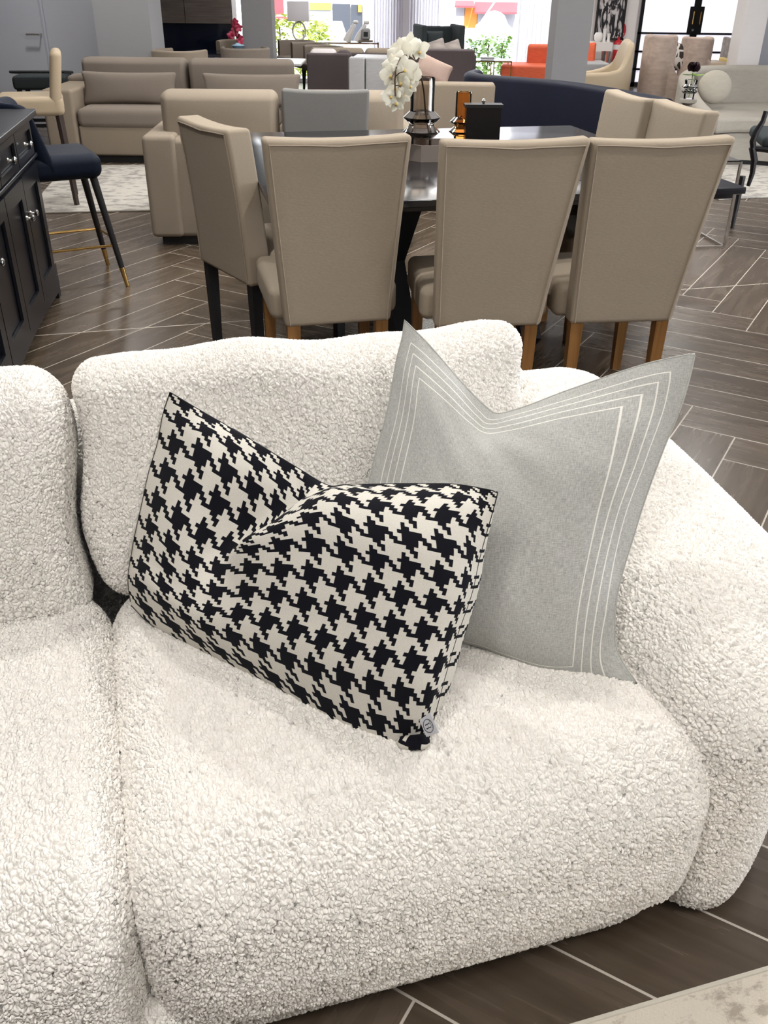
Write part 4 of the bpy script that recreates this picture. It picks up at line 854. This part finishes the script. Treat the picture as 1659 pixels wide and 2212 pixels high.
# white table and three chairs behind the slim pillar
wt_ = thing('dining_table', 'white dining table right of the slim grey pillar', 'table', (-1.45, 12.2, 0)); MB().rbox((0, 0, .50), (.8, .8, .03), .008, 2).build('table_top', 'white_paint', wt_); MB().lathe([(.2, 0), (.2, .02), (.04, .05), (.04, .485)]).build('pedestal', 'white_paint', wt_)
for i, (x, y) in enumerate(((-1.28, 13.7), (-1.05, 13.15), (-.84, 12.6))):
    shell_chair(('furthest', 'middle', 'nearest')[i] + ' of the three grey striped chairs beside the white table', (x, y, 0), R(120), 'taupe_fabric', .86, 'grey chairs at the white table')

# ------------------------------------------------------------------ mid showroom seating
ds = thing('sofa', 'dark brown sofa back directly behind the taupe sofa', 'sofa', (-.42, 10.4, 0))
x0, x1 = at_y(662, 120, 10.4)[0] + .42, at_y(754, 120, 10.4)[0] + .42; zt2 = float(at_y(700, 116, 10.4)[2])
pad(ds, 'back_frame', (x0, 0, .06), (x1, .18, zt2), 'dark_brown_fabric', .02, None, 0); pad(ds, 'frame', (x0, .12, .06), (x1, .9, .38), 'dark_brown_fabric', .02, None, 0)
pad(ds, 'back_cushion', (x0 + .02, .12, .38), (x0 + .30, .34, zt2 + .03), 'light_seat_fabric', .05); pad(ds, 'back_cushion', (x0 + .31, .12, .38), (x1, .34, zt2 + .02), 'dark_brown_fabric', .05)
pt_ = thing('ottoman', 'white rounded ottoman top peeking above the beige sofa', 'ottoman', tuple(at_y(706, 196, 8.2))); pt_.location[2] = 0
MB().rbox((0, 0, .24), (.42, .55, .44), (.12, .12, .10), 5).build('cover', 'light_seat_fabric', pt_)
gs = thing('sofa', 'grey leather sofa seen from its panelled end behind the orchid', 'sofa', (.1, 8.3, 0), R(-4))
x0, x1 = at_y(752, 150, 8.3)[0] - .1, at_y(838, 150, 8.3)[0] - .1; zt3 = float(at_y(790, 125, 8.3)[2]); xm = x0 + (x1 - x0) * .42
for a, b2 in ((x0, xm - .003), (xm + .003, x1)): pad(gs, 'end_panel', (a, 0, .06), (b2, .12, zt3), 'grey_leather', .015, None, .004)
pad(gs, 'arm', (x0, .10, .06), (x1, .55, zt3 - .01), 'grey_leather', .03, None, .01); pad(gs, 'frame', (x1 - .02, .1, .06), (x1 + .08, .50, .36), 'grey_leather', .03, None, .01)
bs = thing('sofa', 'long brown sofa with a straight back holding a pink cushion', 'sofa', (.45, 9.2, 0))
x0, x1 = at_y(836, 150, 9.2)[0] - .45, at_y(1033, 150, 9.2)[0] - .45; zt4 = float(at_y(950, 116, 9.2)[2])
pad(bs, 'back_frame', (x0, .5, .06), (x1, .68, zt4), 'dark_brown_fabric', .015, None, 0); pad(bs, 'frame', (x0, -.3, .06), (x1, .55, .34), 'dark_brown_fabric', .02, None, 0)
pad(bs, 'seat_cushion', (x0, -.32, .34), (x1, .5, .46), 'light_seat_fabric', .04, None, .01)
loose_cushion('pink crumpled cushion on the long brown sofa', tuple(at_y(937, 150, 9.35)), (.34, .16, .19), 0, R(-20), 'pink_fabric', None, 'throw_cushion', R(22))
ls = thing('sofa', 'brown sofa with pale piped back cushions under the wing chair', 'sofa', (.15, 11.3, 0))
x0, x1 = at_y(664, 112, 11.3)[0] - .15, at_y(1030, 112, 11.3)[0] - .15; zt5 = float(at_y(850, 112, 11.3)[2])
pad(ls, 'back_frame', (x0, 0, .06), (x1, .2, zt5 - .02), 'dark_brown_fabric', .02, None, 0); pad(ls, 'frame', (x0, .1, .06), (x1, .9, .38), 'dark_brown_fabric', .02, None, 0)
nb = 3
for k in range(nb): pad(ls, 'back_cushion', (x0 + (x1 - x0) * k / nb + .005, .12, .36), (x0 + (x1 - x0) * (k + 1) / nb - .005, .34, zt5 + .02), 'tan_fabric', .05, None, .02)
# wing chair with cushions
wg = thing('wing_chair', 'dark green high wing chair in front of the white curtain', 'armchair', (float(at_y(958, 100, 12.4)[0]), 12.4, 0), R(12)); zw = float(at_y(958, 55, 12.8)[2])
pad(wg, 'backrest', (-.22, .42, .3), (.22, .52, zw - .01), 'charcoal_fabric', .02, None, 0)
for s in (-1, 1): pad(wg, 'wing', (s * .21, .0, .3), (s * .27, .52, zw + .015), 'charcoal_fabric', .02, None, 0)
pad(wg, 'seat', (-.21, .0, .16), (.21, .45, .45), 'charcoal_fabric', .04, None, .01)
for x in (-.2, .2):
    for y in (.05, .45): MB().tube([(x, y, .3), (x, y, 0)], .015, 6).build('leg', 'black_matte', wg)
loose_cushion('navy cushion on the dark wing chair', tuple(at_y(938, 86, 12.55)), (.24, .12, .2), R(10), R(-15), 'charcoal_fabric')
loose_cushion('left patterned grey cushion standing on the brown sofa before the wing chair', tuple(at_y(940, 102, 11.6)), (.24, .10, .15), 0, R(-20), 'patterned_grey', 'patterned grey cushions', ry=R(-18))
loose_cushion('right patterned grey cushion standing on the brown sofa before the wing chair', tuple(at_y(975, 103, 11.6)), (.22, .10, .14), 0, R(-20), 'patterned_grey', 'patterned grey cushions', ry=R(-18))
# gold nest table
gt = thing('side_table', 'gold-framed glass side table left of the orange chair', 'side table', (float(at_y(1065, 130, 12.3)[0]), 12.3, 0)); hh = float(at_y(1065, 130, 12.3)[2]); mb = MB()
for x in (-.24, .0, .21):
    for y in (-.15, .2): mb.box((x, y, hh / 2), (.012, .012, hh))
for y in (-.15, .2): mb.box((-.015, y, hh - .006), (.46, .012, .012))
for x in (-.24, .21): mb.box((x, .025, hh - .006), (.012, .35, .012))
mb.build('frame', 'brass', gt, smooth=False); MB().box((-.015, .025, hh + .003), (.45, .34, .005)).build('glass_top', 'clear_glass', gt, smooth=False)
bk = thing('book', 'grey book lying on the gold-framed side table', 'book', (gt.location[0] - .07, 12.3, hh + .0075)); MB().box((0, 0, .014), (.16, .12, .026)).build('cover', 'grey_leather', bk, smooth=False)
# orange slipper chair
oc = thing('slipper_chair', 'orange velvet slipper chair beside the grey pillar', 'armchair', (float(at_y(1140, 140, 12.2)[0]) + .02, 12.2, 0), R(-8))
zs, zb2 = float(at_y(1110, 142, 12.2)[2]), float(at_y(1180, 99, 12.4)[2])
MB().rbox((0, .3, zs / 2 + .05), (.68, .6, zs - .1), .025, 3).build('seat', 'orange_velvet', oc); pad(oc, 'backrest', (-.04, .48, .2), (.38, .62, zb2), 'orange_velvet', (.03, .05, .05), Ry(R(0)), .01)
for x in (-.28, .28):
    for y in (.06, .5): MB().tube([(x, y, .12), (x, y, 0)], .015, 6).build('leg', 'brass', oc)

# ------------------------------------------------------------------ right side seating
def swoop(label, name, loc, rz, m, zlow, zhi, path, peak, cat='armchair', seat=True, thick=.07):
    t = thing(name, label, cat, loc, rz); K = len(path); p = np.array(path, float); s = np.linspace(0, K - 1, 40); ps = cubic1(np.arange(K), p, s)
    hs = cubic1(np.arange(K), np.array(peak, float)[:, None], s)[:, 0]; V = []; prof = [(-1, 0), (1, 0)] + [(math.cos(a), None) for a in np.linspace(0, math.pi, 7)]; n = len(prof)
    for i in range(40):
        d = ps[min(i + 1, 39)] - ps[max(i - 1, 0)]; d /= np.linalg.norm(d); nn = np.array([-d[1], d[0]])
        for j, (o, z) in enumerate(prof):
            q_ = ps[i] + nn * o * thick / 2; zz = zlow if z is not None else hs[i] - thick / 2 + thick / 2 * math.sin((j - 2) / 6 * math.pi); V.append((q_[0], q_[1], zz))
    F = [(i * n + k, (i + 1) * n + k, (i + 1) * n + (k + 1) % n, i * n + (k + 1) % n) for i in range(39) for k in range(n)] + [tuple(range(n)), tuple(39 * n + k for k in range(n))[::-1]]
    MB().add(V, F).build('shell', m, t, angle=50)
    return t
# cream chair whose side rises in one sweep to the back
zA, zB = float(at_y(1262, 158, 9.5)[2]), float(at_y(1366, 92, 9.5)[2]); cx = float(at_y(1315, 130, 9.5)[0])
sw = swoop('cream leather armchair with a swooping high back right of the grey pillar', 'armchair', (cx, 9.5, 0), 0, 'cream_leather', .06, 0,
           [(-.26, .02), (-.1, 0), (.05, 0), (.14, .02), (.21, .08), (.23, .2), (.22, .4), (.15, .52), (-.05, .56), (-.26, .56)], [zA, zA + .005, zA + .02, zA + .07, zA + .24, zB, zB, zA + .06, zA - .02, zA - .02])
pad(sw, 'seat', (-.27, .04, .1), (.18, .52, .42), 'cream_leather', .03, None, .01)
gsb = thing('bench', 'grey topped bench between the pillar and the cream armchair', 'bench', (float(at_y(1285, 145, 11)[0]), 11, 0)); zz_ = float(at_y(1290, 136, 11)[2])
pad(gsb, 'seat', (-.12, 0, zz_ - .10), (.16, .4, zz_), 'grey_leather', .02, None, 0); pad(gsb, 'base', (-.12, .02, .0), (.30, .38, zz_ - .10), 'orange_velvet', .01, None, 0)
loose_cushion('orange cushion on the bench behind the grey pillar', tuple(at_y(1272, 122, 11.35)), (.15, .1, .3), 0, R(-10), 'orange_velvet')
# tall barrel chairs
def tall_chair(label, x, Y, z1):
    t = thing('hall_chair', label, 'armchair', (x, Y, 0), 0, 'tall pink beige barrel chairs')
    ps = [(.125 * math.cos(a), .12 + .125 * math.sin(a) * 1.0) for a in np.linspace(R(130), R(395), 26)]
    K = 26; V = []; prof = [(-.035, .0), (.035, .0)] + [(.035 * math.cos(a), 1) for a in np.linspace(0, math.pi, 7)]; n = len(prof)
    mb = MB(); mb.arc_wall([(a, b) for a, b in ps], .07, .05, z1, .03, 0.0); mb.build('backrest', 'pink_beige_velvet', t)
    pp = cubic1(np.arange(5), np.array([(.08, .02), (.16, .0), (.26, .05), (.32, .2), (.32, .45)], float), np.linspace(0, 4, 20))
    V = []
    hs = np.interp(np.linspace(0, 1, 20), [0, .12, .3, .6, 1], [z1 - .15, .72, .60, .56, .55])
    for i in range(20):
        d = pp[min(i + 1, 19)] - pp[max(i - 1, 0)]; d /= np.linalg.norm(d); nn = np.array([-d[1], d[0]])
        for j, (o, z) in enumerate(prof): q_ = pp[i] + nn * o; V.append((q_[0], q_[1], .05 if j < 2 else hs[i] - .03 + .03 * math.sin((j - 2) / 6 * math.pi)))
    F = [(i * n + k, (i + 1) * n + k, (i + 1) * n + (k + 1) % n, i * n + (k + 1) % n) for i in range(19) for k in range(n)] + [tuple(range(n)), tuple(19 * n + k for k in range(n))[::-1]]
    MB().add(V, F).build('arm', 'pink_beige_velvet', t, angle=50)
    MB().rbox((.16, .3, .26), (.30, .36, .42), (.05, .05, .05), 4).build('seat', 'pink_beige_velvet', t); return t
z1 = float(at_y(1430, 76, 9.7)[2])
tall_chair('tall pink beige barrel chair, left one before the glass doors', float(at_y(1430, 120, 9.7)[0]), 9.7, z1)
tall_chair('tall pink beige barrel chair, right one beside the curved sofa', float(at_y(1510, 120, 10.2)[0]), 10.2, float(at_y(1510, 80, 10.2)[2]))
loose_cushion('dark cushion with pale geometric lines between the tall barrel chairs', tuple(at_y(1466, 122, 10.3)), (.22, .11, .24), 0, R(-10), 'geometric_cushion_fabric', ry=R(20))
yc = thing('armchair', 'cream seat with yellow end behind the right barrel chair', 'armchair', (float(at_y(1560, 145, 12)[0]), 12, 0)); zz_ = float(at_y(1560, 136, 12)[2])
pad(yc, 'seat', (-.18, 0, .0), (.10, .5, zz_), 'cream_leather', .03, None, .0); pad(yc, 'side_panel', (.105, -.02, .0), (.17, .5, zz_ + .03), 'cup_yellow', .01, None, 0)
wg2 = thing('wing_chair', 'mauve grey wing chair cut off by the right column', 'armchair', (float(at_y(1587, 110, 12.6)[0]), 12.6, 0)); zq = float(at_y(1585, 82, 12.6)[2])
pad(wg2, 'backrest', (-.05, .2, .2), (.3, .3, zq - .02), 'patterned_grey', .03, None, 0); pad(wg2, 'wing', (-.08, -.05, .2), (-.03, .3, zq), 'patterned_grey', .02, None, 0); pad(wg2, 'seat', (-.05, 0, .0), (.3, .28, .42), 'patterned_grey', .03, None, 0)

# ------------------------------------------------------------------ facade
FY = 15.2
def X(px, py=60, Y=FY): return float(at_y(px, py, Y)[0])
def Zt(px, py, Y=FY): return float(at_y(px, py, Y)[2])
segs = [(-7, X(500)), (X(852), X(893)), (X(1215), X(1378))]
for i, (a, b2) in enumerate(segs): struct(MB().span((a, FY, 0), (b2, FY + .25, CEIL)).build('wall_front', 'white_wall', smooth=False))
struct(MB().span((X(1612), FY, 0), (7, FY + .25, CEIL)).build('wall_front', 'white_wall', smooth=False))
struct(MB().span((-7, FY, 2.6), (7, FY + .25, CEIL)).build('wall_front', 'white_wall', smooth=False))
for nme, a, b2 in (('window_1', X(500), X(852)), ('window_2', X(893), X(1215))):
    wdo = MB()
    wdo.span((a, FY + .05, 0), (a + .04, FY + .12, 2.6)); wdo.span((b2 - .04, FY + .05, 0), (b2, FY + .12, 2.6)); wdo.span((a, FY + .05, 2.55), (b2, FY + .12, 2.6)); wdo.span((a, FY + .05, 0), (b2, FY + .12, .05))
    o = struct(wdo.build(nme, 'white_paint', smooth=False)); MB().span((a + .04, FY + .08, .05), (b2 - .04, FY + .085, 2.55)).build('pane', 'window_glass', o, smooth=False)
# curtains (folded sheer panels)
def curtain(a, b2, label, y=FY - .12):
    n = 90; V = []; W_ = b2 - a
    for j, z in enumerate((.02, 2.7)):
        for i in range(n): V.append((a + W_ * i / (n - 1), y + .035 * math.sin(i * .75) + .012 * math.sin(i * 1.9), z))
    F = [(i, i + 1, n + i + 1, n + i) for i in range(n - 1)]
    o = MB().add(V, F).build('curtain', 'curtain', angle=None); tag(o, label, 'curtain')
curtain(X(805), X(870), 'white sheer curtain right of the large window'); curtain(X(882), X(950), 'white sheer curtain left of the awning window behind the wing chair'); curtain(X(1112), X(1212), 'white sheer curtain right of the awning window behind the orange chair')
# glass entrance doors
d3 = MB(); xa, xb = X(1380), X(1605); xm = X(1506, 30); fr = .05
for a, b2 in ((xa, xa + fr), (xm - fr, xm + fr), (xb - fr, xb)): d3.span((a, FY + .02, 0), (b2, FY + .07, 2.3))
zr = [0, Zt(1420, 150), Zt(1420, 112), Zt(1420, 72), 2.25]
for i, z in enumerate(zr): d3.span((xa, FY + .02, z - (.0 if i == 0 else .012)), (xb, FY + .07, z + (.06 if i in (0, 4) else .012)))
o = struct(d3.build('door_2', 'black_matte', smooth=False)); MB().span((xa, FY + .04, .03), (xb, FY + .05, 2.3)).build('pane', 'frosted_glass', o, smooth=False)
zl0, zl1 = Zt(1500, 75), Zt(1500, 14); MB().span((xm - .11, FY - .0, zl0), (xm + .10, FY + .02, zl1)).build('lock_plate', 'black_matte', o, smooth=False)
for dx in (-.055, .045):
    za, zb_ = Zt(1500, 52), Zt(1500, 25); h = MB().tube([(xm + dx, FY, zb_), (xm + dx, FY - .04, zb_), (xm + dx, FY - .04, za), (xm + dx, FY, za)], .011, 8).build('handle', 'brass', o); h['label'] = 'polished gold pull handle'
MB().box((xm - .03, FY - .005, Zt(1500, 65)), (.03, .02, .03)).build('lock', 'silver_frame', o, smooth=False)
# artwork, extinguisher and sign, console with ornaments
def art_group():
    Y = 12.6; wl = struct(MB().span((X(1262, 60, Y) - .1, Y + .04, 0), (X(1378, 60, Y) - .02, Y + .2, CEIL)).build('wall_partition', 'white_wall', smooth=False))
    t = thing('artwork', 'large black and white abstract print in a black frame on the white partition', 'artwork', (X(1315, 40, Y), Y, 0)); a, b2 = X(1289, 60, Y) - t.location[0], X(1344, 60, Y) - t.location[0]; z0, z1_ = Zt(1315, 82, Y), 1.75
    MB().span((a, .0, z0), (b2, .035, z1_)).build('canvas', 'abstract_print', t, smooth=False); mb = MB()
    for q_ in (((a - .02, -.01, z0 - .02), (a, .038, z1_ + .02)), ((b2, -.01, z0 - .02), (b2 + .02, .038, z1_ + .02)), ((a, -.01, z0 - .02), (b2, .038, z0)), ((a, -.01, z1_), (b2, .038, z1_ + .02))): mb.span(*q_)
    mb.build('frame', 'black_matte', t, smooth=False)
    zz = Zt(1335, 132, 12.585); e = thing('fire_extinguisher', 'red fire extinguisher with white label mounted below a red sign', 'fire extinguisher', (X(1334, 105, 12.585), 12.585, zz))
    hh_ = Zt(1335, 86, 12.585) - zz; r = .055
    MB().lathe([(.001, 0), (r, 0), (r, hh_ * .85), (r * .7, hh_ * .96), (.018, hh_), (.016, hh_ + .03)]).build('cylinder', 'red_paint', e)
    MB().lathe([(r + .001, hh_ * .55), (r + .001, hh_ * .78)], n=24, caps=False).build('label', 'white_paint', e); MB().tube([(0, 0, hh_ + .03), (.0, -.02, hh_ + .05), (-.05, -.02, hh_ + .06)], .008, 6).build('handle', 'black_matte', e)
    MB().tube([(0.01, 0, hh_ + .03), (.05, 0, hh_ + .02), (.06, 0, hh_ * .6), (.058, 0, hh_ * .2)], .007, 6).build('hose', 'black_matte', e)
    s = thing('wall_sign', 'round-topped red and white fire extinguisher sign', 'sign', (X(1346, 66, 12.58), 12.63, Zt(1346, 66, 12.58))); V = MB().lathe([(.001, 0), (.045, 0), (.045, .01), (.001, .01)], n=24, sy=1); V.v = [np.concatenate(V.v) @ Rx(R(90)).T * np.array([1, 1, 1.8])]; V.build('plate', 'red_paint', s)
    MB().box((0, -.011, .02), (.03, .002, .035)).build('arrow_panel', 'white_paint', s, smooth=False); MB().box((0, -.011, -.035), (.06, .002, .006)).build('text_line', 'white_paint', s, smooth=False); MB().box((0, -.011, -.05), (.05, .002, .006)).build('text_line', 'white_paint', s, smooth=False)
    c = thing('console_table', 'mirrored white console table below the abstract print', 'table', (X(1300, 100, 12.1), 12.1, 0)); zt = Zt(1300, 92, 12.1)
    MB().span((-.25, 0, zt - .09), (.13, .35, zt)).build('top', 'porcelain', c, smooth=False)
    for x in (-.22, .10):
        for y in (.04, .31): MB().tube([(x, y, zt - .09), (x * .9, y, .3), (x * 1.05, y, 0)], [.03, .015, .02], 8).build('leg', 'chrome', c)
    for lb, x, h, r in (('round white ornament on the console table', -.03, .10, .05), ('tall white candle on the console table', .04, .14, .022), ('white ornament with flared top on the console table', .095, .09, .02)):
        oo = thing('ornament', lb, 'ornament', (c.location[0] + x, 12.22, zt + .001)); P = [(.001, 0), (r * .6, 0), (r, h * .3), (r, h * .7), (r * .7, h), (.001, h)] if r > .03 else [(.001, 0), (r, 0), (r * .8, h * .5), (r * 1.1, h), (.001, h)]
        MB().lathe(P).build('body', 'porcelain', oo)
art_group()
# window console with ring lamp and figures
Y = 14.4; wc = thing('console_table', 'slim rose gold console table standing in the large window', 'table', (X(714, 95, Y), Y, 0)); zt = Zt(714, 92, Y); xl, xr = X(617, 92, Y) - wc.location[0], X(818, 92, Y) - wc.location[0]
mb = MB()
for x in (xl + .008, xr - .008):
    for y in (.008, .292): mb.box((x, y, zt / 2), (.016, .016, zt))
for y in (.008, .292): mb.box(((xl + xr) / 2, y, zt - .008), (xr - xl, .016, .016))
for x in (xl + .008, xr - .008): mb.box((x, .15, zt - .008), (.016, .3, .016))
mb.build('frame', 'rose_gold', wc, smooth=False); MB().span((xl, 0, zt), (xr, .3, zt + .008)).build('glass_top', 'clear_glass', wc, smooth=False)
la = thing('table_lamp', 'table lamp with square white shade and ring base in the window', 'lamp', (X(646, 60, 14.5), 14.5, zt + .009)); k_ = Zt(646, 47, 14.5) - zt; k2 = Zt(646, 4, 14.5) - zt
V = MB(); rr = k_ / 2 * .92; V.tube([(rr * .78 * math.cos(a), 0, rr + .01 + rr * math.sin(a)) for a in np.linspace(0, 2 * math.pi, 33)], .013, 6, False); V.build('ring_base', 'porcelain', la); MB().box((0, 0, .006), (.12, .08, .012)).build('foot', 'silver_frame', la, smooth=False)
MB().tube([(0, 0, 2 * rr), (0, 0, k2 - .03)], .006, 6).build('stem', 'chrome', la); MB().rbox((0, 0, (k_ + k2) / 2), (.30, .2, k2 - k_), .01, 2).build('lamp_shade', 'lampshade_white', la)
def dog(label, px, lean):
    t = thing('figurine', label, 'figurine', (X(px, 80, 14.5), 14.5, zt + .009)); mb = MB()
    mb.tube([(0, 0, 0), (lean * .03, 0, .08), (lean * .08, 0, .16), (lean * .11, 0, .22)], [.06, .05, .035, .028], 10); mb.build('body', 'porcelain', t)
    MB().rbox((lean * .13, -.01, .245), (.08, .05, .05), .024, 4).build('head', 'porcelain', t)
dog('pale blue white dog figurine sitting on the window console', 749, 1); dog('cream dog figurine leaning right on the window console', 772, 1)
ck = thing('mantel_clock', 'small grey mantel clock on stacked plinth in the window', 'clock', (X(790, 80, 14.4), 14.45, zt + .009)); MB().box((0, 0, .012), (.2, .12, .024)).build('plinth', 'taupe_fabric', ck, smooth=False); MB().rbox((0, 0, .1), (.13, .08, .15), .03, 3).build('case', 'grey_leather', ck); MB().box((0, -.042, .1), (.06, .006, .06)).build('dial', 'charcoal_fabric', ck, smooth=False)

# ------------------------------------------------------------------ street outside
struct(MB().span((-30, 15.45, -.15), (30, 18.45, -.05)).build('ground', 'pavement', smooth=False))
rng = random.Random(3)
def shrub(name, label, x, y, w_, h, d, n, m, group=None):
    V = MB(); 
    for i in range(n):
        c = np.array([rng.gauss(0, w_ / 3.2), rng.gauss(0, d / 3), rng.uniform(.05, h)]); a = rng.uniform(0, 6.28); b = rng.uniform(-.8, .8); L = rng.uniform(.06, .12); fr = Rz(a) @ Rx(b)
        V.add([c, c + fr @ np.array([L * .35, L * .5, .01]), c + fr @ np.array([0, L, 0]), c + fr @ np.array([-L * .35, L * .5, .01])], [(0, 1, 2, 3)])
    t = thing(name, label, 'plant', (x, y, -.05), 0, group); V.build('foliage', m, t, smooth=False); MB().tube([(0, 0, 0), (0, 0, h * .8)], .012, 6).build('stem', 'stem_brown', t)
for lb, px, Y_, w_, h in (('yellow green shrub outside the large window at its left', 605, 16.2, .6, .95), ('yellow green shrub outside the window behind the ring lamp', 655, 17.0, .6, .85), ('small spiky green shrub right of the ring lamp outside', 690, 17.8, .3, .75)):
    shrub('shrub', lb, X(px, 80, Y_), Y_, w_, h, .4, 420, 'hedge_leaf', 'shrubs outside the large window')
for lb, px, Y_ in (('left thin green shrub outside the awning window', 1025, 16.1), ('middle thin green shrub outside the awning window', 1055, 16.8), ('right thin green shrub outside the awning window', 1085, 17.5)):
    shrub('shrub', lb, X(px, 100, Y_), Y_, .25, .62, .25, 160, 'leaf', 'shrubs outside the awning window')
GZ = -1.3
struct(MB().span((-40, 18.5, GZ - .1), (40, 60, GZ)).build('street', 'asphalt', smooth=False))
def facade_bldg(label, Y, parts):
    xs_ = [p[1] for p in parts] + [p[2] for p in parts]; x = X((min(xs_) + max(xs_)) / 2, 40, Y); t = thing('shop', label, 'building', (x, Y, GZ))
    for nm, a, b2, y0, y1, m, dep in parts:
        z1_ = 3.2 if y0 < 0 else Zt((a + b2) / 2, y0, Y) - GZ; z0 = 0 if y1 > 190 else Zt((a + b2) / 2, y1, Y) - GZ
        MB().span((X(a, 40, Y) - x, -dep, z0), (X(b2, 40, Y) - x, .2, z1_)).build(nm, m, t, smooth=False)
    return t
facade_bldg('pale shop front with dark glazing and yellow panel across the street', 32, [('wall', 560, 830, -1, 200, 'white_paint', 0), ('shutter', 668, 719, 21, 56, 'shutter_grey', .1), ('yellow_panel', 662, 716, 6, 21, 'shop_yellow', .15), ('window', 719, 757, 8, 90, 'shop_dark', .1), ('window', 759, 782, 10, 90, 'shop_dark', .1), ('orange_sign', 774, 782, 10, 26, 'orange_wall', .2), ('red_sign', 590, 614, -1, 30, 'awning_red', .1), ('blue_door', 783, 798, 10, 90, 'shutter_grey', .1), ('red_rail', 590, 622, 36, 42, 'awning_red', .3)])
bb = facade_bldg('orange and grey shop with red awnings across the street', 32, [('wall', 960, 1140, -1, 200, 'white_paint', 0), ('orange_bay', 1003, 1030, 10, 60, 'orange_wall', .05), ('window', 984, 1002, 14, 34, 'shutter_grey', .08), ('shutter', 1031, 1112, 24, 70, 'shutter_grey', .08)])
for a, b2, ya, yb in ((981, 1020, 2, 13), (1023, 1115, 4, 26)):
    xa_, xb_ = X(a, 40, 32) - bb.location[0], X(b2, 40, 32) - bb.location[0]; z1_, z0_ = Zt(1060, ya, 32) - GZ, Zt(1060, yb, 31.4) - GZ
    MB().add([(xa_, -.1, z1_), (xb_, -.1, z1_), (xb_ + .03, -.6, z0_), (xa_ - .03, -.6, z0_), (xa_, -.1, z1_ - .05), (xb_, -.1, z1_ - .05), (xb_ + .03, -.6, z0_ - .05), (xa_ - .03, -.6, z0_ - .05)], [(0, 1, 2, 3), (7, 6, 5, 4), (3, 2, 6, 7), (0, 4, 5, 1), (1, 5, 6, 2), (0, 3, 7, 4)]).build('awning', 'awning_red', bb, smooth=False)
def car(label, px, Y, L, m, ytop, ybot, glassm='car_glass'):
    zr_ = Zt(px, ytop, Y) - GZ; h = zr_; t = thing('car', label, 'car', (X(px, 80, Y), Y, GZ)); P = [(-L / 2, .25), (-L / 2, h * .58), (-L * .34, h * .68), (-L * .18, h), (L * .22, h), (L * .36, h * .66), (L / 2, h * .56), (L / 2, .25)]
    MB().prism(P, -.8, .0, Rx(R(90))).build('body', m, t, smooth=False)
    for a, b2 in ((-.29, .0), (.015, .30)):
        MB().prism([(L * a, h * .70), (L * (a + (.11 if a < 0 else 0)), h * .95), (L * (b2 - (.09 if b2 > .1 else 0)), h * .95), (L * b2, h * .70)], 0.0, .01, Rx(R(90))).build('side_window', glassm, t, smooth=False)
    for x in (-L * .3, L * .3):
        V = MB().lathe([(.001, 0), (.3, 0), (.3, .15), (.001, .15)], n=20); V.v = [np.concatenate(V.v) @ Rx(R(90)).T + np.array([x, .14, .3])]; V.build('wheel', 'rubber', t)
car('beige brown car parked outside behind the dog figurines', 705, 25, 1.6, 'car_brown', 48, 90)
car('white car parked outside the awning window', 1050, 21, 3.2, 'car_white', 78, 130)
bt = thing('boat', 'white covered boat parked in front of the red awnings', 'boat', (X(1075, 40, 24), 24, GZ)); x0_ = bt.location[0]
MB().prism([(X(a, 40, 24) - x0_, Zt(a, b2, 24) - GZ) for a, b2 in ((1040, 120), (1040, 62), (1052, 52), (1062, 40), (1072, 30), (1082, 27), (1090, 34), (1098, 52), (1112, 66), (1112, 120))], -1.6, 0, Rx(R(90))).build('cover', 'car_white', bt, smooth=False)
MB().tube([(X(1040, 40, 24) - x0_, -.1, Zt(1040, 45, 24) - GZ), (X(1068, 5, 24) - x0_, -.1, Zt(1068, 3, 24) - GZ)], .02, 6).build('mast', 'white_paint', bt)
MB().box((0, 1.0, .35), (.5, 1.2, .7)).build('trailer', 'rubber', bt, smooth=False)
sun = D.lights.new('sun', 'SUN'); sun.energy = 7; sun.angle = R(2); so = D.objects.new('sun', sun); COL.objects.link(so); so.rotation_euler = (R(48), 0, R(15)); so.location = (0, 20, 12)
